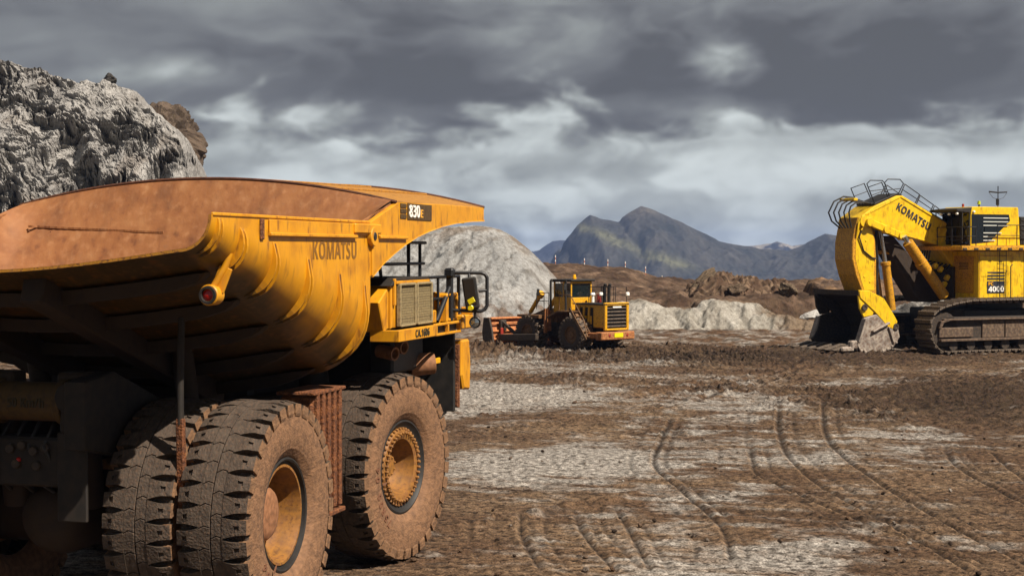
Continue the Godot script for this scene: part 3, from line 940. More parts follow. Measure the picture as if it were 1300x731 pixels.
func mountain(called: String, prof: Array, x0: float, x1: float, zr: float, front: float, back: float, step: float, base: float, amp: float, tint: Callable, s: int) -> void:
	var ra := noise(s, 0.006, 6, FastNoiseLite.TYPE_SIMPLEX_SMOOTH, true)
	var rb := noise(s + 1, 0.02, 5)
	structure(called, field(x0, x1, zr + front, zr - back, step, func(x: float, z: float) -> Array:
		var t := (z - zr) / front if z > zr else (zr - z) / back
		var wx := x + rb.get_noise_2d(x, z * 0.5) * 26.0 * minf(t * 3.0, 1.0) - (z - zr) * 0.25
		var pk := curve(prof, wx)
		var e := rb.get_noise_2d(x * 1.3, 7.0) * 2.0
		var h := base + (pk - base + e) * pow(1.0 - t, 1.25)
		var rg := ra.get_noise_2d(x + (z - zr) * 0.4, z * 0.7)
		h += (rg - 0.1) * amp * smoothstep(0.0, 0.22, t) * (1.0 - t) + rb.get_noise_2d(x * 1.6, z * 1.6) * amp * 0.2 * smoothstep(0.0, 0.05, t) + (ra.get_noise_2d(x * 5.0, z * 5.0) - 0.1) * amp * 0.16 * smoothstep(0.0, 0.06, t)
		return [h, tint.call(x, h, t, rg, rb.get_noise_2d(x * 0.6 + 90.0, z * 0.6))]), M.far)

func build_mountains() -> void:
	var rock := Color(0.032, 0.038, 0.049)
	var scree := Color(0.105, 0.105, 0.108)
	var grass := Color(0.115, 0.125, 0.062)
	var p1 := [[20.0, -110.0], [60.0, -70.0], [82.0, -12.0], [100.0, 14.0], [104.0, 32.0], [124.0, 56.0], [142.0, 73.0], [148.0, 77.5], [157.0, 74.5], [169.0, 70.5], [190.0, 66.0], [204.0, 64.0], [210.0, 72.0], [220.0, 79.0], [236.0, 88.0], [247.0, 93.5], [258.0, 90.0], [267.0, 87.0], [290.0, 78.0], [306.0, 70.0], [325.0, 63.0], [345.0, 52.0], [370.0, 40.0], [393.0, 28.0], [435.0, 18.0], [475.0, 13.0], [525.0, 9.0], [548.0, 16.0], [567.0, 27.0], [585.0, 36.0], [597.0, 41.5], [612.0, 39.0], [640.0, 36.0], [705.0, 36.0], [825.0, 22.0], [1125.0, 30.0], [1600.0, 10.0]]
	mountain("mountain", p1, 20.0, 1250.0, -3000.0, 330.0, 320.0, 2.8, -105.0, 21.0, func(x: float, h: float, t: float, rg: float, n: float) -> Color:
		var c := rock.lerp(scree, clampf(0.25 + rg * 0.5 + n * 0.8, 0, 1) * 0.8)
		c = c.lerp(Color(0.16, 0.15, 0.135), smoothstep(68.0, 84.0, h + n * 14.0) * 0.6 * smoothstep(200.0, 215.0, x) * (1.0 - smoothstep(262.0, 290.0, x)))
		# pale grassy strip up the left shoulder, a sunlit patch painted into it
		var line := curve([[112.0, 66.0], [127.0, 58.0], [180.0, 36.0], [225.0, 10.0], [300.0, -15.0], [352.0, -32.0]], x)
		var band := exp(-pow((h - line + n * 9.0) / 10.0, 2)) * smoothstep(104.0, 122.0, x) * (1.0 - smoothstep(300.0, 360.0, x))
		return c.lerp(Color(0.165, 0.175, 0.12), clampf(band * (0.8 + n * 1.2 + rg * 0.5), 0, 1)).lerp(grass, 0.12), 401)
	var p2 := [[300.0, -60.0], [480.0, 14.0], [600.0, 22.0], [640.0, 24.0], [690.0, 24.0], [735.0, 30.0], [758.0, 36.0], [775.0, 32.0], [800.0, 22.0], [820.0, 27.0], [850.0, 32.0], [900.0, 29.0], [960.0, 22.0], [1100.0, 12.0], [1500.0, 6.0]]
	mountain("pale_mountain_ridge", p2, 400.0, 1400.0, -4500.0, 420.0, 360.0, 5.0, -110.0, 26.0, func(_x: float, _h: float, t: float, rg: float, n: float) -> Color:
		return rock.lerp(Color(0.34, 0.33, 0.31), smoothstep(-0.05, 0.35, rg * 0.6 + n) * (1.0 - t)), 411)
	var p3 := [[-400.0, -20.0], [-100.0, -4.0], [60.0, 6.0], [90.0, 12.0], [115.0, 30.0], [135.0, 42.0], [165.0, 46.0], [220.0, 40.0], [330.0, 44.0], [420.0, 20.0], [520.0, -30.0]]
	mountain("blue_hill", p3, -400.0, 520.0, -5200.0, 400.0, 360.0, 5.0, -110.0, 16.0, func(_x: float, _h: float, _t: float, rg: float, n: float) -> Color:
		return rock.lerp(scree, clampf(rg * 0.4 + n, 0, 1) * 0.6), 421)

# ------------------------------------------------------------------ haul truck
const CX := -0.2          # middle of the load body
const HW := 3.85          # half its width

func body_bottom(z: float) -> float:
	return 5.93 - (3.48 - z) * 0.345

func body_round(z: float) -> float:
	return lerpf(1.25, 0.5, clampf((z + 2.75) / 6.23, 0, 1))

# half profile of the body shell from the rail round to the middle of the floor, off = how far inside
func body_half(z: float, off: float) -> Array:
	var r := body_round(z)
	var yb := body_bottom(z)
	var out := []
	for i in 5:
		var y := lerpf(6.44, minf(yb + r, 6.43), i / 4.0)
		out.append(Vector2(HW - off, y))
	for i in range(1, 13):
		var a := PI * 0.5 * i / 12.0
		out.append(Vector2(HW - r + (r - off) * cos(a), minf(yb + r, 6.43) - (r - off) * sin(a)))
	var y1: float = out[-1].y
	for i in range(1, 8):
		var s := i / 7.0
		out.append(Vector2((HW - r) * (1.0 - s), y1 - 0.30 * sin(s * PI * 0.5)))
	return out

func body_ring(z: float, off: float) -> Array:
	var hf := body_half(z, off)
	var ring := []
	for q in hf:
		ring.append(Vector3(CX + q.x, q.y, z))
	for i in range(hf.size() - 2, -1, -1):
		ring.append(Vector3(CX - hf[i].x, hf[i].y, z))
	return ring

func arch(x: float) -> float:
	var t := (x - CX) / HW
	return 0.47 * (1.0 - t * t)

func lug_shape(outer: float, inner: float, r0: float, r1: float, half_in: float, half_out: float, deep: float, tread: Color, wall: Color) -> ArrayMesh:
	# one shoulder lug: narrow at the shoulder, wide towards the middle, curved flanks, a small pocket in its face
	var s := Shape.new()
	var side := []
	for i in 6:
		var t := i / 5.0
		var x := lerpf(inner, outer, t)
		side.append(Vector2(x, half_in + (half_out - half_in) * sin(minf(t * 1.15, 1.0) * PI * 0.62) / sin(PI * 0.5)))
	var top := []
	for q in side: top.append(q)
	for i in range(5, -1, -1): top.append(Vector2(side[i].x, -side[i].y))
	var lift := func(q: Vector2, r: float) -> Vector3:
		var drop := 0.05 * smoothstep(0.35, 0.56, q.x) if r > 1.7 else 0.0
		var a := (q.y + 0.05 * (q.x - inner)) / 1.75
		return Vector3(q.x, (r - drop) * cos(a), -(r - drop) * sin(a))
	var n := top.size()
	var mid := Vector2((outer + inner) * 0.5 + 0.05, 0.0)
	# top: ring between the outline and the pocket
	var pk := []
	for q in top: pk.append(mid + (q - mid) * Vector2(0.22, 0.30))
	s.col = tread
	for i in n:
		var j := (i + 1) % n
		s.quad(lift.call(top[i], r1), lift.call(top[j], r1), lift.call(pk[j], r1), lift.call(pk[i], r1))
		s.quad(lift.call(pk[i], r1), lift.call(pk[j], r1), lift.call(pk[j], r1 - 0.035), lift.call(pk[i], r1 - 0.035))
	for i in range(1, n - 1):
		s.tri(lift.call(pk[0], r1 - 0.035), lift.call(pk[i], r1 - 0.035), lift.call(pk[i + 1], r1 - 0.035))
	for i in n:
		var j := (i + 1) % n
		if i == 5:
			continue
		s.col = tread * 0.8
		s.quad(lift.call(top[i], r1), lift.call(top[j], r1), lift.call(top[j] * Vector2(1, 1.06), r0), lift.call(top[i] * Vector2(1, 1.06), r0))
	# buttress down the sidewall
	s.col = wall
	var a0: Vector3 = lift.call(top[5], r1)
	var a1: Vector3 = lift.call(top[6], r1)
	var b0: Vector3 = lift.call(top[5] + Vector2(0.012, 0.012), 1.60)
	var b1: Vector3 = lift.call(top[6] + Vector2(0.012, -0.012), 1.60)
	var c0: Vector3 = lift.call(top[5] + Vector2(0.0, 0.0), deep)
	var c1: Vector3 = lift.call(top[6] + Vector2(0.0, 0.0), deep)
	var in0 := Vector3(-0.12, 0, 0)
	s.quad(a0, a1, b1, b0)
	s.quad(b0, b1, c1, c0)
	s.quad(a0, b0, b0 + in0, a0 + in0)
	s.quad(a1, b1, b1 + in0, a1 + in0)
	s.quad(b0, c0, c0 + in0, b0 + in0)
	s.quad(b1, c1, c1 + in0, b1 + in0)
	return s.done()

func center_shape(x0: float, x1: float, half: float, r0: float, r1: float, tread: Color, skew: float) -> ArrayMesh:
	var s := Shape.new()
	var zig := 0.035
	var o := [Vector2(x0, -half), Vector2((x0 + x1) * 0.5, -half + zig), Vector2(x1, -half), Vector2(x1, half), Vector2((x0 + x1) * 0.5, half + zig), Vector2(x0, half)]
	var lift := func(q: Vector2, r: float) -> Vector3:
		var a := (q.y + skew * q.x) / 1.75
		return Vector3(q.x, r * cos(a), -r * sin(a))
	var mid := Vector2((x0 + x1) * 0.5, 0)
	var ins := []
	for q in o: ins.append(mid + (q - mid) * 0.93)
	s.col = tread
	s.quad(lift.call(ins[0], r1), lift.call(ins[1], r1), lift.call(ins[4], r1), lift.call(ins[5], r1))
	s.quad(lift.call(ins[1], r1), lift.call(ins[2], r1), lift.call(ins[3], r1), lift.call(ins[4], r1))
	for i in 6:
		var j := (i + 1) % 6
		s.col = tread
		s.quad(lift.call(ins[i], r1), lift.call(ins[j], r1), lift.call(o[j], r1 - 0.012), lift.call(o[i], r1 - 0.012))
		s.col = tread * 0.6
		s.quad(lift.call(o[i], r1 - 0.012), lift.call(o[j], r1 - 0.012), lift.call(o[j], r0), lift.call(o[i], r0))
	return s.done()

const LUGS := 34
var lug_mesh: ArrayMesh
var mid_mesh: ArrayMesh
var mid_mesh2: ArrayMesh
var tread_joined: ArrayMesh
var tyre_mesh: ArrayMesh

func make_tyre_meshes() -> void:
	var tread := Color(0.078, 0.062, 0.049)
	var wall := Color(0.25, 0.145, 0.08)
	lug_mesh = lug_shape(0.56, 0.19, 1.655, 1.80, 0.155, 0.106, 1.56, tread, wall * 0.95)
	mid_mesh = center_shape(0.008, 0.19, 0.158, 1.66, 1.79, tread * 1.05, 0.12)
	mid_mesh2 = center_shape(-0.19, -0.008, 0.158, 1.66, 1.79, tread * 1.05, 0.12)
	var t := Shape.new()
	var prof := [Vector2(0.33, 0.86), Vector2(0.41, 0.90), Vector2(0.46, 0.95), Vector2(0.50, 1.03), Vector2(0.515, 1.045), Vector2(0.515, 1.06), Vector2(0.53, 1.09), Vector2(0.55, 1.2), Vector2(0.562, 1.32), Vector2(0.562, 1.42), Vector2(0.552, 1.52), Vector2(0.54, 1.60), Vector2(0.52, 1.68), Vector2(0.44, 1.675), Vector2(0.2, 1.672), Vector2(0.0, 1.675)]
	var full := []
	for q in prof: full.append(q)
	for i in range(prof.size() - 2, -1, -1): full.append(Vector2(-prof[i].x, prof[i].y))
	# sidewalls in clay dust, the bottom of the grooves dark
	t.col = wall
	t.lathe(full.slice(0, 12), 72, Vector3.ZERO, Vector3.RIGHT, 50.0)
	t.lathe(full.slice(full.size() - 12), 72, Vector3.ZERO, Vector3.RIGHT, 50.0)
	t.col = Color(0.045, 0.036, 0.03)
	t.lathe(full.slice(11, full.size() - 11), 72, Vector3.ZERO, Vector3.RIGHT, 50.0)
	tyre_mesh = t.done()
	var j := SurfaceTool.new()
	for i in LUGS:
		var b := Transform3D(Basis(Vector3.RIGHT, -TAU * i / LUGS))
		var b2 := Transform3D(Basis(Vector3.RIGHT, -TAU * (i + 0.5) / LUGS))
		j.append_from(lug_mesh, 0, b)
		j.append_from(lug_mesh, 0, b2 * Transform3D(Basis(Vector3.UP, PI)))
		j.append_from(mid_mesh, 0, b)
		j.append_from(mid_mesh2, 0, b2)
	tread_joined = j.commit()

# axis along x, outer face towards +x
func make_wheel(parent: Node3D, at: Vector3, front: bool, blocks: int, spin: float, turn := 0.0, flip := false) -> Node3D:
	var w := Node3D.new()
	w.name = "wheel"
	parent.add_child(w, true)
	w.position = at
	w.basis = Basis(Vector3.UP, turn + (PI if flip else 0.0)) * Basis(Vector3.RIGHT, spin)
	part("tyre", tyre_mesh, M.rubber, w)
	if blocks == 0:
		tag(part("tread", tread_joined, M.rubber, w), "", "", "", "stuff")
	else:
		var js := SurfaceTool.new()
		for i in LUGS:
			var b := Transform3D(Basis(Vector3.RIGHT, -TAU * i / LUGS))
			var b2 := Transform3D(Basis(Vector3.RIGHT, -TAU * (i + 0.5) / LUGS) * Basis(Vector3.UP, PI))
			part("tread_lug", lug_mesh, M.rubber, w).transform = b
			if blocks > 1:
				part("tread_lug", lug_mesh, M.rubber, w).transform = b2
				part("tread_block", mid_mesh, M.rubber, w).transform = b
				js.append_from(mid_mesh2, 0, Transform3D(Basis(Vector3.RIGHT, -TAU * (i + 0.5) / LUGS)))
			else:
				js.append_from(lug_mesh, 0, b2)
				js.append_from(mid_mesh, 0, b)
				js.append_from(mid_mesh2, 0, Transform3D(Basis(Vector3.RIGHT, -TAU * (i + 0.5) / LUGS)))
		tag(part("inner_tread", js.commit(), M.rubber, w), "", "", "", "stuff")
	var rim := Shape.new()
	if front:
		rim.lathe([Vector2(0.33, 0.90), Vector2(0.43, 0.905), Vector2(0.44, 0.87), Vector2(0.41, 0.84), Vector2(0.38, 0.80), Vector2(0.36, 0.76), Vector2(0.30, 0.75)], 56)
		part("rim", rim, M.black, w)
		var h := Shape.new()
		h.lathe([Vector2(0.26, 0.76), Vector2(0.34, 0.745), Vector2(0.40, 0.70), Vector2(0.41, 0.60), Vector2(0.39, 0.54), Vector2(0.30, 0.52), Vector2(0.12, 0.47), Vector2(-0.02, 0.40), Vector2(-0.06, 0.24), Vector2(-0.06, 0.0)], 56, Vector3.ZERO, Vector3.RIGHT, 40.0)
		part("hub", h, M.hub, w)
		var nuts := Shape.new()
		for i in 40:
			var a := TAU * i / 40.0
			var c := Vector3(0, cos(a), sin(a))
			nuts.cyl(c * 0.655 + Vector3(0.38, 0, 0), c * 0.655 + Vector3(0.47, 0, 0), 0.034, 0.03, 6)
			nuts.box(c * 0.735 + Vector3(0.37, 0, 0), Vector3(0.07, 0.05, 0.05), 0.01, Basis(Vector3.RIGHT, a))
		part("wheel_nuts", nuts, M.hub, w)
		var f := Shape.new()
		f.cyl(Vector3(-0.06, 0, 0), Vector3(0.12, 0, 0), 0.17, 0.15, 20)
		f.cyl(Vector3(0.10, 0, 0), Vector3(0.15, 0, 0), 0.21, 0.21, 20)
		for i in 8:
			var a := TAU * i / 8.0
			f.cyl(Vector3(0.14, cos(a) * 0.17, sin(a) * 0.17), Vector3(0.18, cos(a) * 0.17, sin(a) * 0.17), 0.022, 0.022, 6)
		f.beam(Vector3(0.02, 0.1, 0.05), Vector3(0.08, 0.36, 0.16), 0.10, 0.10)
		part("hub_flange", f, M.hub, w)
	else:
		rim.lathe([Vector2(0.33, 0.90), Vector2(0.43, 0.905), Vector2(0.445, 0.875), Vector2(0.43, 0.85), Vector2(0.37, 0.84), Vector2(0.36, 0.80)], 56)
		part("rim", rim, M.black, w)
		var h := Shape.new()
		h.lathe([Vector2(0.36, 0.80), Vector2(0.385, 0.79), Vector2(0.385, 0.75), Vector2(0.34, 0.735), Vector2(0.10, 0.70), Vector2(-0.12, 0.66), Vector2(-0.18, 0.62), Vector2(-0.19, 0.44)], 56, Vector3.ZERO, Vector3.RIGHT, 28.0)
		part("wheel_dish", h, M.hub, w)
		var d := Shape.new()
		d.lathe([Vector2(-0.19, 0.45), Vector2(0.02, 0.445), Vector2(0.10, 0.43), Vector2(0.16, 0.38), Vector2(0.185, 0.28), Vector2(0.195, 0.0)], 40, Vector3.ZERO, Vector3.RIGHT, 40.0)
		part("hub_cap", d, M.hub_dust, w)
	return w

# raised letters round a tyre wall
func wall_letters(w: Node3D, words: String, from: float, r: float) -> void:
	var s := 0.135
	for i in words.length():
		if words[i] == " ":
			continue
		var a := from + i * s
		var out := Vector3(0, cos(a), sin(a))
		var right := Vector3(0, sin(a), -cos(a))
		lettering("wall_letter", words[i], 0.15, 0.10 if words[i] != "." else 0.04, M.letter, w, Vector3(0.566, 0, 0) + out * r, Basis(right, out, Vector3.RIGHT), 0.012)

func build_truck() -> void:
	var deg := 14.85
	var t := thing("haul_truck", "huge dusty yellow mining haul truck with an empty load bed, in the left foreground", "haul truck", Vector3(-6.688, 0, -25.52), -deg_to_rad(deg))
	M.letter = plain(hex("6a4630"), 0.8)
	make_tyre_meshes()
	# ---- load body: shell, lining, front wall, canopy
	var zs := []
	for i in 57: zs.append(lerpf(3.48, -2.75, i / 56.0))
	var outer := []
	var inner := []
	for z in zs:
		outer.append(body_ring(z, 0.0))
		inner.append(body_ring(z, 0.04))
	# shell colour: mud and painted-in shade below the turn of the side
	var n: int = outer[0].size()
	var shade_noise := noise(91, 0.55, 5)
	var sp := PackedVector3Array()
	var sc := PackedColorArray()
	for i in zs.size():
		for j in n:
			var q: Vector3 = outer[i][j]
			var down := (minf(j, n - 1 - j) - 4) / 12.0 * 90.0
			var m := smoothstep(26.0, 56.0, down + shade_noise.get_noise_3d(q.x * 0.8, q.y, q.z * 1.2) * 26.0)
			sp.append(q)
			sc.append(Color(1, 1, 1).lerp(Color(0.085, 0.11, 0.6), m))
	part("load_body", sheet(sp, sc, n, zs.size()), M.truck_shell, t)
	var s := Shape.new()
	# rails and tail lip that close shell and lining
	for e in [0, outer[0].size() - 1]:
		for i in zs.size() - 1:
			s.quad(outer[i][e], inner[i][e], inner[i + 1][e], outer[i + 1][e])
	for j in n - 1:
		s.quad(outer[0][j], inner[0][j], inner[0][j + 1], outer[0][j + 1])
		s.quad(outer[-1][j], inner[-1][j], inner[-1][j + 1], outer[-1][j + 1])
	part("body_lip", s, M.truck_dusty, t)
	s = Shape.new()
	for i in inner.size():
		inner[i] = body_ring(zs[i], 0.042)
	s.loft(inner, false, 3)
	part("bed_lining", s, M.bed, t)
	# front wall leans forward up to the arched edge of the canopy
	s = Shape.new()
	var rows := []
	for r in 9:
		var k := r / 8.0
		var row := []
		for j in n:
			var b: Vector3 = body_ring(-2.70, 0.09)[j]
			var tx := CX + (j - (n - 1) * 0.5) / ((n - 1) * 0.5) * -(HW - 0.09)
			var tp := Vector3(tx, 6.85 + arch(tx), -4.14)
			# lower edge along the floor profile, upper edge along the arch
			row.append(b.lerp(tp, k) + Vector3(0, 0, 0.10 * sin(k * PI)))
		rows.append(row)
	s.loft(rows, false, 3)
	part("front_wall", s, M.bed, t)
	s = Shape.new()
	for r in rows.size():
		for j in n:
			rows[r][j] += Vector3(0, 0.0, -0.10)
	s.loft(rows, false, 3)
	part("front_wall_back", s, M.truck_under, t)
	# wear strip with bolts across the lining
	s = Shape.new()
	var bl := Shape.new()
	var spots := []
	for i in 40:
		var x := lerpf(-3.5, -0.75, i / 39.0)
		var c := int(roundf((n - 1) * 0.5 * (1.0 - (x - CX) / (HW - 0.09))))
		for r in 8:
			var y0: float = rows[r][c].y
			var y1: float = rows[r + 1][c].y
			var want := 6.42 - (x + 3.5) * 0.045
			if y0 <= want and y1 > want:
				var pz: float = lerpf(rows[r][c].z, rows[r + 1][c].z, (want - y0) / (y1 - y0))
				spots.append(Vector3(x, want, pz + 0.10))
	for i in spots.size() - 1:
		s.beam(spots[i], spots[i + 1], 0.03, 0.045, 0.004)
		if i % 3 == 0:
			bl.cyl(spots[i] + Vector3(0, -0.09, -0.04), spots[i] + Vector3(0, -0.09, 0.022), 0.028, 0.02, 8)
	part("wear_strip", s, M.bed, t)
	part("bed_bolts", bl, M.rust, t)
	# cheek plates with the arm of the canopy
	var cheek := PackedVector2Array([Vector2(-2.72, 6.44), Vector2(-4.22, 6.83), Vector2(-7.0, 6.88), Vector2(-9.93, 6.89), Vector2(-9.93, 6.60), Vector2(-8.9, 6.57), Vector2(-7.8, 6.51), Vector2(-6.85, 6.43), Vector2(-6.0, 6.32), Vector2(-5.36, 6.22), Vector2(-4.6, 6.06), Vector2(-4.0, 5.90), Vector2(-3.4, 5.72), Vector2(-2.85, 5.50), Vector2(-2.72, 5.50)])
	for sd in [1.0, -1.0]:
		s = Shape.new()
		s.prism(cheek, CX + sd * (HW - 0.09), CX + sd * (HW + 0.006), 0.012)
		# curved flange below
		for i in range(4, 13):
			var a := cheek[i]
			var b := cheek[i + 1]
			var w0 := 0.09
			s.quad(Vector3(CX + sd * (HW + 0.02), a.y - 0.004, a.x), Vector3(CX + sd * (HW + 0.02), b.y - 0.004, b.x), Vector3(CX + sd * (HW - 0.30), b.y - 0.004, b.x), Vector3(CX + sd * (HW - 0.30), a.y - 0.004, a.x), 2)
			s.quad(Vector3(CX + sd * (HW + 0.02), a.y - 0.004, a.x), Vector3(CX + sd * (HW + 0.02), b.y - 0.004, b.x), Vector3(CX + sd * (HW + 0.02), b.y + 0.03, b.x), Vector3(CX + sd * (HW + 0.02), a.y + 0.03, a.x), 2)
		# stiffener at the front edge
		s.beam(Vector3(CX + sd * (HW + 0.015), 5.52, -2.78), Vector3(CX + sd * (HW + 0.015), 6.36, -2.78), 0.05, 0.06, 0.01)
		part("canopy_arm", s, M.truck, t)
		s = Shape.new()
		s.prism(poly([[-2.60, 6.46], [-4.22, 6.84], [-4.22, 5.9], [-3.4, 5.6], [-2.60, 5.3]]), CX + sd * (HW - 0.10), CX + sd * (HW - 0.125), 0.004)
		part("arm_lining", s, M.bed, t)
		for k in 8:
			s = Shape.new()
			var q := Vector3(CX + sd * (HW - 0.125), lerpf(5.95, 6.62, k / 7.0), lerpf(-2.75, -3.75, k / 7.0))
			s.cyl(q, q - Vector3(sd * 0.05, 0, 0), 0.045, 0.035, 8)
			part("lining_bolt", s, M.rim_bar, t)
	s = Shape.new()
	var top := []
	var bot := []
	for i in 9:
		var z := lerpf(-4.16, -9.93, i / 8.0)
		var ra := []
		var rb := []
		for j in 25:
			var x := CX + lerpf(HW, -HW, j / 24.0)
			var y := 6.84 + arch(x) * lerpf(1.0, 1.12, i / 8.0) + (0.05 * i / 8.0)
			ra.append(Vector3(x, y, z))
			rb.append(Vector3(x, y - 0.10, z))
		top.append(ra)
		bot.append(rb)
	s.loft(top, false, 3)
	s.loft(bot, false, 4)
	part("canopy", s, M.truck_dusty, t)
	for i in [0, 8]:
		s = Shape.new()
		var line := []
		for j in 25: line.append(top[i][j] + Vector3(0, 0.0, 0.02 if i == 0 else -0.02))
		s.tube(line, 0.032 if i == 0 else 0.045, 6)
		part("canopy_edge_bar", s, M.rim_bar, t)
	for j in [4, 8, 12, 16, 20]:
		s = Shape.new()
		s.beam(top[0][j] + Vector3(0, 0.012, -0.1), top[8][j] + Vector3(0, 0.012, 0.1), 0.05, 0.035, 0.008)
		part("canopy_seam", s, M.truck_dusty, t)
	for z in [-5.6, -7.2, -8.8]:
		s = Shape.new()
		var line := []
		for j in 13:
			var x := CX + lerpf(HW - 0.1, -HW + 0.1, j / 12.0)
			line.append(Vector3(x, 6.62 + arch(x), z))
		for j in 12: s.beam(line[j], line[j + 1], 0.16, 0.24, 0.01)
		part("canopy_beam", s, M.truck_under, t)
	# ---- side details: rail ledge, pivot box, slot, corner of the tail
	for sd in [1.0, -1.0]:
		s = Shape.new()
		var xo: float = CX + sd * (HW + 0.03)
		s.box(Vector3(xo, 6.19, -0.2), Vector3(0.07, 0.055, 3.6), 0.012)
		s.box(Vector3(xo, 6.19, -3.9), Vector3(0.07, 0.055, 1.5), 0.012)
		s.box(Vector3(xo - sd * 0.01, 6.31, -0.5), Vector3(0.03, 0.2, 4.2), 0.01)
		part("side_rail", s, M.truck, t)
		s = Shape.new()
		s.box(Vector3(xo, 6.33, -2.5), Vector3(0.09, 0.17, 1.3), 0.02)
		s.cyl(Vector3(xo - 0.06, 6.2, -2.75), Vector3(xo + 0.06, 6.2, -2.75), 0.17, 0.17, 20)
		part("pivot_boss", s, M.truck, t)
		s = Shape.new()
		s.cyl(Vector3(xo - 0.07, 6.2, -2.75), Vector3(xo + 0.075, 6.2, -2.75), 0.075, 0.075, 14)
		part("pivot_hole", s, M.black, t)
		s = Shape.new()
		s.box(Vector3(xo - sd * 0.015, 6.26, 1.85), Vector3(0.04, 0.30, 0.12), 0.03)
		part("rail_slot", s, M.rust, t)
		s = Shape.new()
		s.beam(Vector3(xo - sd * 0.035, 6.445, 3.44), Vector3(xo - sd * 0.035, 6.445, -2.7), 0.05, 0.05, 0.012)
		part("top_rail", s, M.truck, t)
	# ---- crescent ribs that wrap from the sides under the floor
	for sd in [1.0, -1.0]:
		for z in [3.22, 2.50, 1.35, 0.05, -1.30, -2.48]:
			var fill := Shape.new()
			for dz in [0.06, -0.06]:
				var rib := Shape.new()
				var hf := body_half(z + dz, 0.0)
				var mx := 0.105 if z < 3.0 else 0.06
				var pts := []
				for i in range(3, 14):
					var tn: Vector2 = (hf[i + 1] - hf[i - 1]).normalized()
					var nm := Vector2(-tn.y, tn.x)
					if nm.y > 0.2 or nm.x < -0.3: nm = -nm
					pts.append([hf[i] - nm * 0.01, hf[i] + nm * mx * sin((i - 3) / 10.0 * PI)])
				for i in pts.size() - 1:
					var p0 := Vector3(CX + sd * pts[i][0].x, pts[i][0].y, z + dz)
					var p1 := Vector3(CX + sd * pts[i + 1][0].x, pts[i + 1][0].y, z + dz)
					var q0 := Vector3(CX + sd * pts[i][1].x, pts[i][1].y, z + dz)
					var q1 := Vector3(CX + sd * pts[i + 1][1].x, pts[i + 1][1].y, z + dz)
					var th := Vector3(0, 0, 0.022)
					rib.col = Color(1, 1, 1).lerp(Color(0.085, 0.11, 0.6), smoothstep(30.0, 60.0, (i - 1) / 12.0 * 90.0))  # underside shade painted onto the lower ribs as well
					rib.quad(p0 + th, p1 + th, q1 + th, q0 + th)
					rib.quad(p0 - th, p1 - th, q1 - th, q0 - th)
					rib.quad(q0 + th, q1 + th, q1 - th, q0 - th)
					if dz > 0:
						var up := Vector3(0, 0, -0.12)
						fill.quad(p0.lerp(q0, 0.55), p1.lerp(q1, 0.55), p1.lerp(q1, 0.55) + up, p0.lerp(q0, 0.55) + up)
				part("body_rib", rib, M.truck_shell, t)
			part("rib_web", fill, M.rust if z < 2.0 else M.truck_dusty, t)
	for z in [2.6, 1.35, 0.05, -1.30, -2.48]:
		s = Shape.new()
		var hf := body_half(z, 0.0)
		var line := []
		for i in range(14, hf.size()): line.append(Vector3(CX + hf[i].x, hf[i].y, z))
		for i in range(hf.size() - 2, 13, -1): line.append(Vector3(CX - hf[i].x, hf[i].y, z))
		var wd := Vector3(0, 0, 0.16)
		var dn := Vector3(0, -0.20, 0)
		for i in line.size() - 1:
			var a0: Vector3 = line[i]
			var a1: Vector3 = line[i + 1]
			var d0 := dn * minf(1.0, minf(i, line.size() - 1 - i) / 3.0)
			var d1 := dn * minf(1.0, minf(i + 1, line.size() - 2 - i) / 3.0)
			s.quad(a0 + wd, a1 + wd, a1 + wd * 0.7 + d1, a0 + wd * 0.7 + d0)
			s.quad(a0 - wd, a1 - wd, a1 - wd * 0.7 + d1, a0 - wd * 0.7 + d0)
			s.quad(a0 + wd * 0.7 + d0, a1 + wd * 0.7 + d1, a1 - wd * 0.7 + d1, a0 - wd * 0.7 + d0)
		part("floor_bolster", s, M.truck_under, t)
	# tail lamp on its bracket
	s = Shape.new()
	s.tube([Vector3(3.52, 5.92, 2.62), Vector3(3.46, 5.74, 2.64), Vector3(3.36, 5.55, 2.68), Vector3(3.30, 5.44, 2.70)], 0.05, 8)
	s.cyl(Vector3(3.28, 5.33, 2.58), Vector3(3.27, 5.33, 2.80), 0.145, 0.15, 24)
	s.beam(Vector3(3.34, 5.38, 2.66), Vector3(3.46, 5.72, 2.62), 0.20, 0.05, 0.01, Vector3(0, 0, 1))
	part("lamp_bracket", s, M.truck, t)
	s = Shape.new()
	s.lathe([Vector2(0, 0.13), Vector2(0.05, 0.125), Vector2(0.05, 0.095), Vector2(0.0, 0.085)], 24, Vector3(3.27, 5.33, 2.79), Vector3(0, 0, 1))
	part("lamp_ring", s, M.black, t)
	s = Shape.new()
	s.lathe([Vector2(0, 0.088), Vector2(0.012, 0.07), Vector2(0.022, 0.0)], 20, Vector3(3.27, 5.33, 2.795), Vector3(0, 0, 1), 60.0)
	part("tail_lamp", s, M.red_lens, t)
	# ---- lettering on the side
	var side := Basis(Vector3.UP, PI / 2)
	lettering("maker_lettering", "KOMATSU", 0.30, 1.95, M.ink_brown, t, Vector3(CX + HW + 0.004, 5.955, -1.09), side, 0.004)
	s = Shape.new()
	s.box(Vector3(CX + HW + 0.016, 6.685, -5.45), Vector3(0.016, 0.30, 1.45), 0.004)
	for k in 3: s.box(Vector3(CX + HW + 0.016, 6.585 + k * 0.10, -4.49), Vector3(0.016, 0.075, 0.34), 0.004)
	part("model_plate", s, M.plate, t)
	lettering("model_lettering", "830", 0.23, 0.62, M.white, t, Vector3(CX + HW + 0.03, 6.685, -5.11), side)
	lettering("model_lettering", "E", 0.15, 0.14, M.beacon, t, Vector3(CX + HW + 0.03, 6.655, -5.53), side)
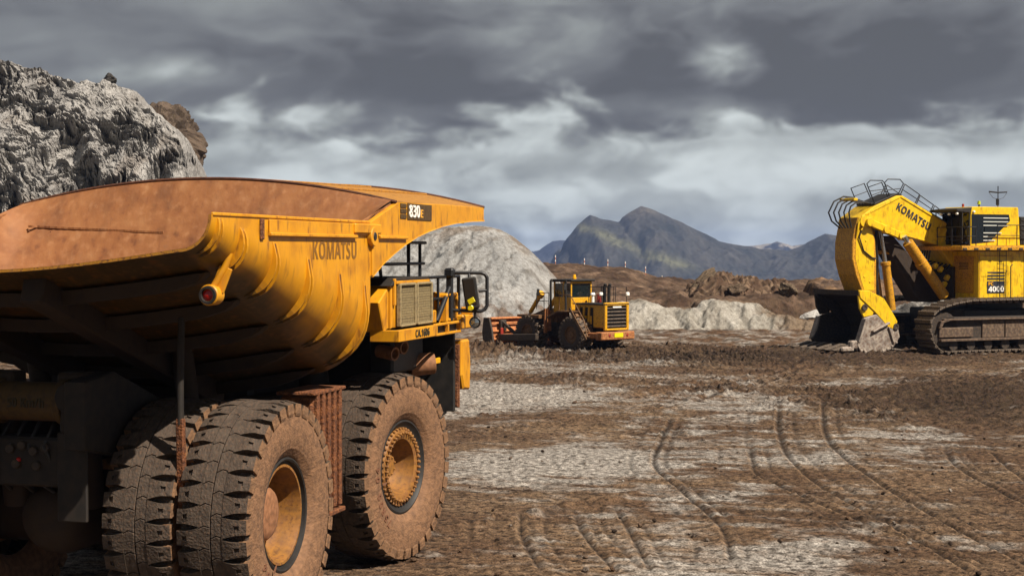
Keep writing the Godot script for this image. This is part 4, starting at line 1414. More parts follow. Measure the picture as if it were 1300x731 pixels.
	# ---- under the body: bolsters, frame, axle, struts
	for sd in [1.0, -1.0]:
		s = Shape.new()
		s.beam(Vector3(CX + sd * 0.95, body_bottom(3.2) - 0.42, 3.2), Vector3(CX + sd * 0.95, body_bottom(-2.7) - 0.42, -2.7), 0.36, 0.40, 0.03)
		part("body_beam", s, M.truck_under, t)
		s = Shape.new()
		s.prism(PackedVector2Array([Vector2(2.1, 3.0), Vector2(2.1, 4.0), Vector2(1.2, 4.1), Vector2(-1.0, 3.3), Vector2(-9.2, 3.1), Vector2(-9.2, 2.3), Vector2(-1.0, 2.3), Vector2(0.6, 2.7)]), CX + sd * 0.78, CX + sd * 1.13, 0.02)
		part("frame_rail", s, M.frame, t)
		s = Shape.new()
		s.cyl(Vector3(CX + sd * 1.35, 1.9, -1.2), Vector3(CX + sd * 1.35, 3.1, -0.9), 0.26, 0.26, 18)
		s.cyl(Vector3(CX + sd * 1.35, 3.1, -0.9), Vector3(CX + sd * 1.35, 4.4, -0.6), 0.18, 0.18, 18)
		part("hoist_cylinder", s, M.truck_under, t)
		s = Shape.new()
		s.cyl(Vector3(CX + sd * 0.62, 2.0, 1.05), Vector3(CX + sd * 0.62, 3.0, 1.25), 0.24, 0.24, 18)
		s.cyl(Vector3(CX + sd * 0.62, 3.0, 1.25), Vector3(CX + sd * 0.62, 3.9, 1.4), 0.16, 0.16, 18)
		s.box(Vector3(CX + sd * 0.62, 3.95, 1.42), Vector3(0.5, 0.3, 0.4), 0.04)
		part("suspension_strut", s, M.truck_under, t)
		s = Shape.new()
		s.box(Vector3(CX + sd * 0.78, 2.55, 1.85), Vector3(0.50, 1.35, 0.06), 0.02)
		s.box(Vector3(CX + sd * 0.78, 3.45, 1.80), Vector3(0.36, 0.5, 0.30), 0.05)
		s.cyl(Vector3(CX + sd * 0.78, 3.75, 1.6), Vector3(CX + sd * 0.78, 3.75, 2.0), 0.22, 0.22, 18)
		part("rear_bracket", s, M.frame, t)
		# stone ejector hanging between the dual tyres
		s = Shape.new()
		s.tube([Vector3(CX + sd * 2.38, 4.95, 1.45), Vector3(CX + sd * 2.38, 3.95, 1.5), Vector3(CX + sd * 2.38, 3.35, 1.5)], 0.055, 8)
		part("ejector_hanger", s, M.frame, t)
		s = Shape.new()
		s.beam(Vector3(CX + sd * 2.38, 3.45, 1.5), Vector3(CX + sd * 2.38, 1.9, 1.45), 0.10, 0.13, 0.02)
		part("stone_ejector", s, M.rust, t)
	s = Shape.new()
	s.cyl(Vector3(CX - 2.2, 1.8, 0), Vector3(CX + 2.2, 1.8, 0), 0.60, 0.60, 28)
	s.lathe([Vector2(-0.2, 0.62), Vector2(0.55, 0.62), Vector2(0.80, 0.56), Vector2(0.98, 0.42), Vector2(1.04, 0.2), Vector2(1.05, 0.0)], 28, Vector3(CX, 1.8, 0.3), Vector3(0, 0, 1), 40.0)
	for i in 16:
		var a := TAU * i / 16.0
		s.cyl(Vector3(CX + cos(a) * 0.55, 1.8 + sin(a) * 0.55, 0.8), Vector3(CX + cos(a) * 0.55, 1.8 + sin(a) * 0.55, 0.92), 0.03, 0.03, 6)
	part("axle_housing", s, M.truck_under, t)
	s = Shape.new()
	s.cyl(Vector3(CX - 0.75, 3.66, 1.65), Vector3(CX + 0.75, 3.66, 1.65), 0.30, 0.30, 22)
	s.cyl(Vector3(CX - 0.62, 3.66, 1.65), Vector3(CX - 0.5, 3.66, 1.65), 0.35, 0.35, 22)
	s.cyl(Vector3(CX + 0.5, 3.66, 1.65), Vector3(CX + 0.62, 3.66, 1.65), 0.35, 0.35, 22)
	part("cross_tube", s, M.tube_yellow, t)
	lettering("speed_lettering", "50 Km/h", 0.15, 0.62, M.ink_dark, t, Vector3(CX + 0.05, 3.66, 1.957), Basis())
	s = Shape.new()
	s.box(Vector3(CX, 2.75, 1.55), Vector3(1.1, 0.75, 0.5), 0.04)
	part("control_box", s, M.frame, t)
	for p in [[-0.3, 2.95], [-0.1, 3.0], [0.1, 2.92], [0.3, 2.98], [-0.2, 2.72], [0.15, 2.7]]:
		s = Shape.new()
		s.cyl(Vector3(CX + p[0], p[1], 1.78), Vector3(CX + p[0], p[1], 1.86), 0.075, 0.07, 16)
		part("gauge", s, M.dark_steel, t)
	s = Shape.new()
	s.cyl(Vector3(CX - 0.16, 2.78, 1.80), Vector3(CX - 0.16, 2.78, 1.85), 0.04, 0.035, 12)
	part("reflector", s, M.red_lens, t)
	s = Shape.new()
	for k in 4:
		s.tube([Vector3(CX - 0.5 + k * 0.25, 3.4, 1.4), Vector3(CX - 0.6 + k * 0.3, 3.0, 1.7 + 0.05 * k), Vector3(CX - 0.5 + k * 0.32, 2.4, 1.65), Vector3(CX - 0.7 + k * 0.4, 2.1, 1.0)], 0.035, 6)
	part("hydraulic_hoses", s, M.black, t)
	# engine block, gearbox and belly, which close the view under the body
	s = Shape.new()
	s.box(Vector3(CX, 3.0, -6.4), Vector3(1.5, 2.2, 3.4), 0.1)
	s.box(Vector3(CX, 2.6, -3.0), Vector3(1.4, 1.0, 2.4), 0.1)
	part("engine_block", s, M.black, t)
	s = Shape.new()
	s.cyl(Vector3(CX - 2.6, 1.8, -5.8), Vector3(CX + 2.6, 1.8, -5.8), 0.35, 0.35, 18)
	part("front_axle", s, M.frame, t)
	for sd in [1.0, -1.0]:
		s = Shape.new()
		s.cyl(Vector3(CX + sd * 1.75, 1.7, -5.8), Vector3(CX + sd * 1.6, 3.9, -5.6), 0.34, 0.28, 20)
		part("front_strut", s, M.frame, t)
	# side tank, ribbed and rusty, between the wheels
	for sd in [1.0, -1.0]:
		s = Shape.new()
		s.box(Vector3(CX + sd * 2.8, 2.45, -2.6), Vector3(0.6, 2.1, 1.3), 0.05)
		part("side_tank", s, M.rust, t)
		for k in 5:
			s = Shape.new()
			s.box(Vector3(CX + sd * 3.125, 2.52, -2.06 - k * 0.26), Vector3(0.10, 2.1, 0.11), 0.02)
			part("tank_rib", s, M.rust, t)
		s = Shape.new()
		s.box(Vector3(CX + sd * 2.82, 3.53, -2.6), Vector3(0.72, 0.06, 1.45), 0.015)
		part("tank_flange", s, M.rust, t)
		s = Shape.new()
		s.box(Vector3(CX + sd * 2.82, 1.38, -2.6), Vector3(0.72, 0.08, 1.4), 0.015)
		part("tank_flange", s, M.rust, t)
	# ---- wheels
	var wr := make_wheel(t, Vector3(2.79, 1.8, 0), false, 2, 0.05)
	wall_letters(wr, "40.00R57", 2.05, 1.25)
	make_wheel(t, Vector3(1.56, 1.8, 0), false, 2, 0.12)
	var wf := make_wheel(t, Vector3(2.80, 1.8, -5.8), true, 1, 0.35, -deg_to_rad(9.0))
	wall_letters(wf, "40.00R57", 1.15, 1.25)
	make_wheel(t, Vector3(-1.96, 1.8, 0), false, 0, 0.2, 0.0, true)
	make_wheel(t, Vector3(-3.19, 1.8, 0), false, 0, 0.3, 0.0, true)
	make_wheel(t, Vector3(-3.2, 1.8, -5.8), true, 0, 0.3, -deg_to_rad(9.0), true)
	# ---- deck at the front with grid box, fascia, railings, cab
	s = Shape.new()
	s.box(Vector3(CX, 4.42, -6.9), Vector3(7.2, 0.10, 4.4), 0.02)
	s.box(Vector3(CX, 3.6, -9.0), Vector3(5.2, 1.7, 0.5), 0.05)
	part("deck", s, M.frame, t)
	s = Shape.new()
	s.box(Vector3(3.50, 4.375, -5.75), Vector3(0.10, 0.22, 2.3), 0.012)
	s.box(Vector3(3.26, 4.375, -4.61), Vector3(0.58, 0.22, 0.06), 0.012)
	part("deck_fascia", s, M.truck, t)
	s = Shape.new()
	s.box(Vector3(3.50, 4.48, -7.75), Vector3(0.08, 0.05, 1.7), 0.01)
	s.box(Vector3(3.50, 4.28, -7.75), Vector3(0.08, 0.05, 1.7), 0.01)
	for z in [-6.93, -7.72, -8.57]: s.box(Vector3(3.50, 4.38, z), Vector3(0.082, 0.15, 0.07), 0.01)
	part("step_frame", s, M.truck, t)
	s = Shape.new()
	s.box(Vector3(3.42, 4.38, -7.75), Vector3(0.04, 0.2, 1.6), 0.01)
	part("step_recess", s, M.black, t)
	s = Shape.new()
	s.box(Vector3(3.44, 4.46, -9.1), Vector3(0.22, 0.30, 0.75), 0.03)
	s.box(Vector3(3.44, 4.68, -9.35), Vector3(0.22, 0.16, 0.2), 0.02)
	part("deck_corner", s, M.truck, t)
	lettering("fleet_number", "CA.1606", 0.145, 0.86, M.ink_dark, t, Vector3(3.556, 4.375, -5.95), side)
	# grid box with two mesh panels
	s = Shape.new()
	s.prism(PackedVector2Array([Vector2(-4.86, 4.5), Vector2(-4.86, 5.30), Vector2(-7.15, 5.30), Vector2(-7.15, 4.5)]), 2.0, 3.30, 0.02)
	part("grid_box", s, M.truck, t)
	s = Shape.new()
	s.prism(PackedVector2Array([Vector2(-4.75, 5.30), Vector2(-5.0, 5.45), Vector2(-7.0, 5.45), Vector2(-7.25, 5.30)]), 1.95, 3.34, 0.02)
	part("grid_box_roof", s, M.frame, t)
	s = Shape.new()
	s.prism(PackedVector2Array([Vector2(-4.3, 5.0), Vector2(-4.84, 5.28), Vector2(-4.84, 4.5), Vector2(-4.6, 4.45)]), 2.4, 3.25, 0.02)
	part("slanted_side_plate", s, M.truck, t)
	for k in 2:
		var z := -5.55 - k * 1.03
		s = Shape.new()
		for e in [-0.45, 0.45]: s.box(Vector3(3.37, 4.93, z + e), Vector3(0.09, 0.80, 0.06), 0.012)
		for e in [-0.39, 0.39]: s.box(Vector3(3.37, 4.93 + e, z), Vector3(0.088, 0.05, 0.85), 0.012)
		part("panel_frame", s, M.mesh, t)
		s = Shape.new()
		for i in 17: s.box(Vector3(3.355, 4.93, z - 0.4 + i * 0.05), Vector3(0.03, 0.74, 0.016), 0.002)
		for i in 15: s.box(Vector3(3.362, 4.58 + i * 0.05, z), Vector3(0.012, 0.012, 0.84), 0.002)
		tag(part("wire_mesh", s, M.mesh, t), "", "", "", "stuff")
		s = Shape.new()
		s.box(Vector3(3.315, 4.93, z), Vector3(0.02, 0.76, 0.86), 0.004)
		part("panel_back", s, M.plate, t)
	s = Shape.new()
	s.box(Vector3(3.36, 5.36, -5.95), Vector3(0.05, 0.06, 2.0), 0.01)
	s.box(Vector3(3.33, 5.18, -4.95), Vector3(0.05, 0.5, 0.08), 0.01)
	part("grid_box_trim", s, M.truck, t)
	# small equipment box with a dark window, and a post box beside it
	s = Shape.new()
	s.box(Vector3(3.12, 4.78, -8.05), Vector3(0.6, 0.58, 0.12), 0.02)
	s.box(Vector3(3.12, 4.78, -8.75), Vector3(0.6, 0.58, 0.06), 0.02)
	s.box(Vector3(3.12, 5.05, -8.4), Vector3(0.6, 0.07, 0.75), 0.02)
	s.box(Vector3(3.12, 4.53, -8.4), Vector3(0.6, 0.07, 0.75), 0.02)
	s.box(Vector3(3.0, 4.78, -7.9), Vector3(0.55, 0.66, 0.2), 0.02)
	part("equipment_box", s, M.truck, t)
	s = Shape.new()
	s.box(Vector3(3.10, 4.79, -8.4), Vector3(0.56, 0.46, 0.66), 0.01)
	part("box_window", s, M.plate, t)
	s = Shape.new()
	s.box(Vector3(3.2, 4.63, -7.25), Vector3(0.35, 0.26, 0.32), 0.02)
	s.box(Vector3(3.2, 4.62, -7.55), Vector3(0.12, 0.22, 0.1), 0.02)
	part("small_box", s, M.truck, t)
	# railings
	s = Shape.new()
	s.tube([Vector3(3.0, 5.42, -6.76), Vector3(3.0, 6.12, -6.76), Vector3(3.0, 6.12, -7.84)], 0.035, 7)
	s.tube([Vector3(3.0, 5.42, -7.48), Vector3(3.0, 6.11, -7.48)], 0.035, 7)
	s.tube([Vector3(3.0, 5.70, -5.5), Vector3(3.0, 5.70, -7.74)], 0.032, 7)
	s.tube([Vector3(3.0, 5.42, -5.15), Vector3(3.0, 5.70, -5.05), Vector3(3.0, 5.70, -5.5)], 0.032, 7)
	part("upper_railing", s, M.rail, t)
	s = Shape.new()
	s.tube([Vector3(3.3, 5.42, -6.2), Vector3(3.3, 5.42, -9.2), Vector3(3.3, 4.5, -9.2)], 0.035, 7)
	s.tube([Vector3(3.3, 4.98, -7.1), Vector3(3.3, 4.98, -9.2)], 0.030, 7)
	s.tube([Vector3(3.3, 4.5, -7.35), Vector3(3.3, 5.1, -7.35), Vector3(3.3, 5.2, -7.25)], 0.03, 7)
	s.tube([Vector3(3.3, 4.5, -7.75), Vector3(3.3, 5.42, -7.75)], 0.03, 7)
	part("deck_railing", s, M.rail, t)
	s = Shape.new()
	s.beam(Vector3(3.38, 4.5, -8.3), Vector3(3.38, 5.55, -8.3), 0.13, 0.13, 0.02)
	s.tube([Vector3(3.38, 5.2, -8.28), Vector3(3.36, 4.52, -7.45)], 0.055, 8)
	s.box(Vector3(3.38, 5.5, -8.3), Vector3(0.2, 0.2, 0.2), 0.04)
	part("mirror_post", s, M.rail, t)
	s = Shape.new()
	s.tube([Vector3(3.40, 5.50, -8.35), Vector3(3.98, 5.50, -8.55), Vector3(4.06, 5.47, -8.58), Vector3(4.10, 5.40, -8.6), Vector3(4.10, 4.82, -8.6), Vector3(4.06, 4.74, -8.58), Vector3(3.98, 4.70, -8.55), Vector3(3.42, 4.72, -8.4)], 0.038, 8)
	s.tube([Vector3(3.74, 5.50, -8.47), Vector3(3.76, 5.4, -8.44)], 0.03, 7)
	s.tube([Vector3(4.10, 5.14, -8.6), Vector3(3.95, 5.12, -8.5)], 0.03, 7)
	part("mirror_frame", s, M.rail, t)
	s = Shape.new()
	s.box(Vector3(3.80, 5.08, -8.42), Vector3(0.30, 0.66, 0.09), 0.04, Basis(Vector3.UP, 0.3) * Basis(Vector3(0, 0, 1), 0.14))
	s.tube([Vector3(3.86, 4.8, -8.45), Vector3(3.92, 4.72, -8.5)], 0.05, 7)
	part("mirror_housing", s, M.black, t)
	s = Shape.new()
	s.box(Vector3(3.795, 5.10, -8.368), Vector3(0.22, 0.54, 0.012), 0.004, Basis(Vector3.UP, 0.3) * Basis(Vector3(0, 0, 1), 0.14))
	part("mirror_glass", s, plain(hex("2a2118"), 0.15, 0.3), t)
	s = Shape.new()
	s.box(Vector3(3.83, 4.92, -8.355), Vector3(0.15, 0.11, 0.02), 0.01, Basis(Vector3(0, 0, 1), 0.5))
	s.cyl(Vector3(3.80, 4.78, -8.42), Vector3(3.80, 4.78, -8.36), 0.07, 0.065, 14)
	part("side_lamp", s, M.yellow_lens, t)
	s = Shape.new()
	s.lathe([Vector2(-0.03, 0.0), Vector2(-0.02, 0.11), Vector2(0.02, 0.125), Vector2(0.03, 0.115), Vector2(0.02, 0.085)], 20, Vector3(3.87, 4.47, -8.5), Vector3(0.1, 0, 1))
	s.tube([Vector3(3.87, 4.70, -8.5), Vector3(3.87, 4.57, -8.5)], 0.03, 6)
	part("round_mirror", s, M.rail, t)
	s = Shape.new()
	s.lathe([Vector2(0.02, 0.086), Vector2(0.03, 0.05), Vector2(0.034, 0.0)], 20, Vector3(3.87, 4.47, -8.5), Vector3(0.1, 0, 1), 60.0)
	part("round_mirror_glass", s, M.mirror, t)
	# under the deck: exhaust ends, canister, dark panels, bumper corner
	for k in 2:
		s = Shape.new()
		s.lathe([Vector2(0, 0), Vector2(0, 0.13), Vector2(0.40, 0.135), Vector2(0.40, 0.10), Vector2(0.1, 0.09)], 18, Vector3(2.75, 4.12 - k * 0.09, -6.25 + k * 0.55), Vector3(0.92, -0.12, 0.3))
		part("exhaust_pipe", s, M.hub_dust, t)
	s = Shape.new()
	s.cyl(Vector3(2.75, 3.62, -7.55), Vector3(3.2, 3.66, -7.8), 0.24, 0.22, 18)
	part("air_canister", s, M.hub_dust, t)
	s = Shape.new()
	s.box(Vector3(3.24, 3.7, -7.86), Vector3(0.05, 0.12, 0.34), 0.02)
	part("canister_lamp", s, M.beacon, t)
	s = Shape.new()
	s.box(Vector3(2.9, 3.45, -8.75), Vector3(0.9, 1.75, 0.10), 0.02)
	s.box(Vector3(2.95, 3.2, -9.05), Vector3(0.12, 1.5, 0.5), 0.03)
	s.box(Vector3(2.7, 3.9, -6.9), Vector3(0.5, 0.7, 1.9), 0.05)
	part("fender_panel", s, M.black, t)
	s = Shape.new()
	s.prism(PackedVector2Array([Vector2(-9.2, 4.05), Vector2(-9.75, 4.05), Vector2(-9.85, 3.5), Vector2(-9.8, 2.95), Vector2(-9.35, 3.0), Vector2(-9.2, 3.3)]), 2.75, 3.38, 0.04)
	part("bumper_corner", s, M.truck, t)
	s = Shape.new()
	s.box(Vector3(3.1, 3.3, -9.1), Vector3(0.5, 1.35, 0.06), 0.01)
	s.box(Vector3(3.3, 2.9, -9.05), Vector3(0.06, 0.5, 0.05), 0.01)
	part("bumper_bracket", s, M.rust, t)
	s = Shape.new()
	s.box(Vector3(CX, 2.9, -9.6), Vector3(5.6, 0.9, 0.4), 0.08)
	part("front_bumper", s, M.truck, t)
	s = Shape.new()
	s.box(Vector3(CX, 3.75, -9.35), Vector3(2.8, 1.3, 0.2), 0.05)
	part("radiator_grille", s, M.black, t)
	# operator cab on the far side of the deck
	s = Shape.new()
	s.box(Vector3(-2.3, 5.35, -7.3), Vector3(2.0, 1.75, 1.9), 0.08)
	part("cab", s, M.truck, t)
	s = Shape.new()
	s.box(Vector3(-2.3, 5.62, -8.26), Vector3(1.7, 0.85, 0.04), 0.02)
	part("cab_windscreen", s, M.glass, t)
	for e in [-3.31, -1.29]:
		s = Shape.new()
		s.box(Vector3(e, 5.62, -7.3), Vector3(0.04, 0.8, 1.5), 0.02)
		part("cab_window", s, M.glass, t)
	s = Shape.new()
	s.box(Vector3(-0.2, 4.95, -7.2), Vector3(1.6, 1.0, 2.6), 0.06)
	part("control_cabinet", s, M.truck, t)

# ------------------------------------------------------------------ face shovel excavator
func rail_run(t: Node3D, called: String, pts: Array, height: float, r := 0.03, mids := 1) -> void:
	var s := Shape.new()
	for k in mids + 1:
		var line := []
		for p in pts: line.append(p + Vector3(0, height * (k + 1) / (mids + 1), 0))
		s.tube(line, r if k == mids else r * 0.8, 6)
	for i in pts.size():
		s.tube([pts[i], pts[i] + Vector3(0, height, 0)], r, 6)
		if i + 1 < pts.size() and pts[i].distance_to(pts[i + 1]) > 1.7:
			var m: Vector3 = pts[i].lerp(pts[i + 1], 0.5)
			s.tube([m, m + Vector3(0, height, 0)], r, 6)
	part(called, s, M.rail, t)

func poly(a: Array) -> PackedVector2Array:
	var p := PackedVector2Array()
	for q in a: p.append(Vector2(q[0], q[1]))
	return p

func build_excavator() -> void:
	var t := thing("mining_excavator", "huge lemon yellow shovel excavator on crawler tracks, its bucket lowered to the ground", "excavator", Vector3(29.3, 0, -97.0), deg_to_rad(115.0))
	var s: Shape
	# crawlers
	for sd in [-1.0, 1.0]:
		var x0: float = sd * 3.1
		var path := [Vector2(-6.3, 0.16), Vector2(-6.85, 0.28), Vector2(-7.3, 0.72), Vector2(-7.5, 1.35), Vector2(-7.42, 2.0), Vector2(-7.1, 2.48), Vector2(-6.6, 2.72), Vector2(-5.6, 2.95), Vector2(-4.4, 3.10), Vector2(-2.0, 3.12), Vector2(2.6, 3.12), Vector2(3.6, 2.95), Vector2(4.25, 2.45), Vector2(4.5, 1.7), Vector2(4.3, 0.9), Vector2(3.7, 0.3), Vector2(3.0, 0.16)]
		var tr := Node3D.new()
		tr.name = "crawler"
		t.add_child(tr, true)
		tr.position = Vector3(x0, 0, 0)
		var cv := Curve2D.new()
		for q in path: cv.add_point(q)
		cv.add_point(path[0])
		cv.bake_interval = 0.1
		var len := cv.get_baked_length()
		var count := int(len / 0.50)
		var sh := Shape.new()
		sh.box(Vector3(0, 0.0, 0), Vector3(1.45, 0.09, 0.46), 0.02)
		sh.prism(poly([[-0.2, 0.04], [-0.1, 0.15], [-0.03, 0.15], [0.02, 0.04]]), -0.72, 0.72, 0.01)
		sh.box(Vector3(0, -0.12, 0), Vector3(0.5, 0.18, 0.3), 0.03)
		var shm := sh.done()
		for i in count:
			var o := len * i / count
			var p := cv.sample_baked(o)
			var q := cv.sample_baked(fmod(o + 0.15, len))
			var d := (q - p).normalized()
			var fwd := Vector3(0, d.y, d.x)
			var up := Vector3(1, 0, 0).cross(fwd) * -1.0
			if up.y * 0.0 + up.dot(Vector3(0, p.y - 1.6, p.x + 1.5)) < 0: up = -up
			var m := part("track_shoe", shm, M.shoe, tr)
			m.transform = Transform3D(Basis(up.cross(fwd), up, fwd), Vector3(0, p.y, p.x))
		s = Shape.new()
		s.prism(poly([[-6.9, 1.0], [-6.9, 1.7], [-6.2, 2.15], [3.2, 2.15], [3.9, 1.6], [3.6, 0.85], [-6.3, 0.75]]), -0.45, 0.45, 0.03)
		part("crawler_frame", s, M.dark_steel, tr)
		s = Shape.new()
		s.box(Vector3(-0.62, 2.02, -2.0), Vector3(0.26, 0.10, 9.2), 0.02)
		s.prism(poly([[-6.95, 1.55], [-6.8, 1.95], [-6.2, 2.05], [-6.2, 1.95], [-6.6, 1.85], [-6.8, 1.5]]), -0.74, -0.5, 0.01)
		s.box(Vector3(-0.62, 0.83, -1.9), Vector3(0.26, 0.14, 9.8), 0.02)
		part("frame_ledge", s, M.mud_panel, tr)
		s = Shape.new()
		s.box(Vector3(-0.50, 1.27, -5.55), Vector3(0.16, 0.56, 2.5), 0.03)
		part("idler_cover", s, M.mud_panel, tr)
		for k in 4:
			s = Shape.new()
			s.box(Vector3(-0.48, 1.42, -2.75 + k * 1.75), Vector3(0.12, 1.02, 1.68), 0.03)
			part("side_panel", s, M.mud_panel, tr)
		s = Shape.new()
		for z in [-5.7, -4.4, -3.1, -1.8, -0.5, 0.8, 2.1]:
			s.cyl(Vector3(-0.5, 0.52, z), Vector3(0.5, 0.52, z), 0.32, 0.32, 16)
		s.cyl(Vector3(-0.45, 1.45, -6.35), Vector3(0.45, 1.45, -6.35), 1.0, 1.0, 24)
		s.cyl(Vector3(-0.45, 1.65, 3.35), Vector3(0.45, 1.65, 3.35), 1.0, 1.0, 24)
		part("rollers", s, M.dark_steel, tr)
	s = Shape.new()
	s.box(Vector3(0, 1.9, -1.5), Vector3(5.0, 1.3, 5.0), 0.1)
	s.cyl(Vector3(0, 2.4, 0), Vector3(0, 3.15, 0), 2.1, 2.1, 40)
	part("car_body", s, M.black, t)
	# superstructure
	s = Shape.new()
	s.box(Vector3(0.2, 3.22, 1.6), Vector3(6.6, 0.30, 10.2), 0.04)
	part("turntable_deck", s, M.dark_steel, t)
	s = Shape.new()
	s.box(Vector3(-1.95, 4.55, -1.72), Vector3(2.5, 2.9, 3.6), 0.03)
	part("cab_base", s, M.lemon, t)
	s = Shape.new()
	s.box(Vector3(-1.9, 4.55, 1.7), Vector3(2.4, 2.88, 3.1), 0.03)
	part("oil_cooler_housing", s, M.lemon, t)
	s = Shape.new()
	s.box(Vector3(1.6, 5.0, 2.6), Vector3(3.6, 3.6, 7.6), 0.05)
	part("engine_house", s, M.lemon, t)
	s = Shape.new()
	s.box(Vector3(0.2, 5.2, 7.4), Vector3(6.2, 3.4, 1.4), 0.15)
	part("counterweight", s, M.lemon, t)
	# panel joints and door lines on the housings
	s = Shape.new()
	for z in [-3.45, -0.98]: s.box(Vector3(-3.205, 4.5, z), Vector3(0.03, 2.7, 0.05), 0.008)
	s.box(Vector3(-3.205, 5.72, -2.2), Vector3(0.03, 0.06, 2.4), 0.008)
	part("housing_trim", s, M.lemon_worn, t)
	s = Shape.new()
	s.box(Vector3(-3.19, 4.5, -0.03), Vector3(0.06, 2.8, 0.05), 0.008)
	part("housing_gap", s, M.black, t)
	s = Shape.new()
	s.box(Vector3(-1.7, 6.16, 0.8), Vector3(4.0, 0.26, 12.0), 0.03)
	part("walkway_deck", s, M.lemon_worn, t)
	s = Shape.new()
	for i in 13: s.box(Vector3(-3.72, 6.12, -5.0 + i * 0.85), Vector3(0.06, 0.12, 0.28), 0.01)
	part("deck_brackets", s, M.dark_steel, t)
	for q in [[-2.9, 5.0, 0.9, 1.0], [-1.15, 4.2, 0.28, 1.9]]:
		s = Shape.new()
		s.box(Vector3(-3.208, q[1], q[0]), Vector3(0.03, q[3], q[2]), 0.01)
		part("service_door", s, M.lemon, t)
	for q in [[0.75, 4.05, 1.1, 1.5], [2.05, 4.05, 1.1, 1.5]]:
		s = Shape.new()
		s.box(Vector3(-3.108, q[1], q[0]), Vector3(0.03, q[3], q[2]), 0.01)
		part("service_door", s, M.lemon, t)
	s = Shape.new()
	s.box(Vector3(-1.95, 4.6, -3.535), Vector3(1.7, 2.2, 0.03), 0.01)
	part("front_door", s, M.lemon_worn, t)
	for k in 5:
		s = Shape.new()
		s.box(Vector3(-1.95, 5.3 - k * 0.09, -3.56), Vector3(0.8, 0.03, 0.03), 0.006)
		part("vent_slat", s, M.dark_steel, t)
	# cab
	s = Shape.new()
	s.prism(poly([[-4.0, 6.3], [-4.0, 8.0], [-3.95, 8.52], [-3.85, 8.6], [-0.42, 8.6], [-0.36, 8.52], [-0.30, 7.9], [-0.22, 6.3]]), -3.05, -0.65, 0.03)
	part("cab", s, M.lemon, t)
	s = Shape.new()
	s.prism(poly([[-3.94, 6.42], [-3.94, 8.16], [-1.12, 8.16], [-1.02, 7.80], [-2.6, 6.52]]), -3.075, -3.04, 0.004)
	part("cab_side_window", s, M.glass, t)
	for k in 7:
		if k == 3: continue
		s = Shape.new()
		var zl := -3.35
		var zr := -1.45 if k > 2 else -2.45 + k * 0.25
		s.box(Vector3(-3.10, 6.62 + k * 0.22, (zl + zr) * 0.5 + 0.25), Vector3(0.035, 0.06, zr - zl), 0.008)
		part("window_louver", s, M.louver, t)
	s = Shape.new()
	s.box(Vector3(-1.85, 7.3, -4.03), Vector3(2.3, 1.85, 0.05), 0.01)
	part("cab_windscreen", s, M.glass, t)
	s = Shape.new()
	for x in [-3.02, -2.25, -1.45, -0.7]: s.box(Vector3(x, 7.3, -4.08), Vector3(0.06, 2.0, 0.07), 0.015)
	s.box(Vector3(-1.85, 6.62, -4.08), Vector3(2.3, 0.08, 0.07), 0.015)
	s.prism(poly([[-4.0, 8.25], [-5.0, 8.30], [-5.05, 8.44], [-3.9, 8.56]]), -3.06, -0.62, 0.02)
	s.box(Vector3(-3.0, 7.4, -4.6), Vector3(0.05, 1.9, 0.06), 0.01)
	s.box(Vector3(-0.7, 7.4, -4.6), Vector3(0.05, 1.9, 0.06), 0.01)
	part("windscreen_guard", s, M.black, t)
	s = Shape.new()
	for p in [[-2.95, 8.18, -4.95], [-2.3, 8.16, -4.98], [-1.6, 8.16, -4.98], [-2.9, 8.45, -3.86], [-3.08, 8.3, -3.8]]:
		s.box(Vector3(p[0], p[1], p[2]), Vector3(0.16, 0.13, 0.14), 0.03)
	part("work_lights", s, M.white, t)
	s = Shape.new()
	s.box(Vector3(-1.9, 7.2, 1.05), Vector3(2.2, 1.7, 2.4), 0.05)
	part("radiator_house", s, M.black, t)
	for k in 5:
		s = Shape.new()
		s.box(Vector3(-3.01, 6.7 + k * 0.28, 1.05), Vector3(0.06, 0.06, 2.2), 0.01)
		part("radiator_louver", s, M.dark_steel, t)
	s = Shape.new()
	s.tube([Vector3(-1.8, 8.58, -0.82), Vector3(-1.8, 9.9, -0.82)], 0.03, 6)
	s.tube([Vector3(-1.8, 9.56, -1.5), Vector3(-1.8, 9.52, -0.82), Vector3(-1.8, 9.56, -0.14)], 0.05, 6)
	s.box(Vector3(-1.8, 8.95, -0.85), Vector3(0.16, 0.42, 0.2), 0.05)
	s.tube([Vector3(-1.8, 9.5, -1.5), Vector3(-1.8, 9.2, -1.2), Vector3(-1.8, 9.1, -0.82)], 0.012, 5)
	s.tube([Vector3(-1.8, 9.5, -0.14), Vector3(-1.8, 9.2, -0.4), Vector3(-1.8, 9.1, -0.82)], 0.012, 5)
	part("antenna", s, M.rail, t)
	s = Shape.new()
	s.cyl(Vector3(-1.8, 8.58, -2.28), Vector3(-1.8, 8.78, -2.28), 0.05, 0.05, 8)
	part("beacon_stem", s, M.rail, t)
	s = Shape.new()
	s.cyl(Vector3(-1.8, 8.78, -2.28), Vector3(-1.8, 9.0, -2.28), 0.11, 0.08, 12)
	part("beacon", s, M.beacon_green, t)
	s = Shape.new()
	s.cyl(Vector3(-1.8, 8.55, -3.5), Vector3(-1.8, 8.80, -3.5), 0.07, 0.07, 10)
	part("siren", s, M.red, t)
	# walkway rails, ladder
	rail_run(t, "walkway_railing", [Vector3(-3.62, 6.3, -2.5), Vector3(-3.62, 6.3, -1.0), Vector3(-3.62, 6.3, 0.3), Vector3(-3.62, 6.3, 2.6)], 1.22)
	rail_run(t, "front_railing", [Vector3(-3.62, 6.3, -4.75), Vector3(-3.62, 6.3, -4.1)], 1.1)
	rail_run(t, "front_railing", [Vector3(-3.62, 6.3, -4.75), Vector3(-1.0, 6.3, -4.75)], 1.1)
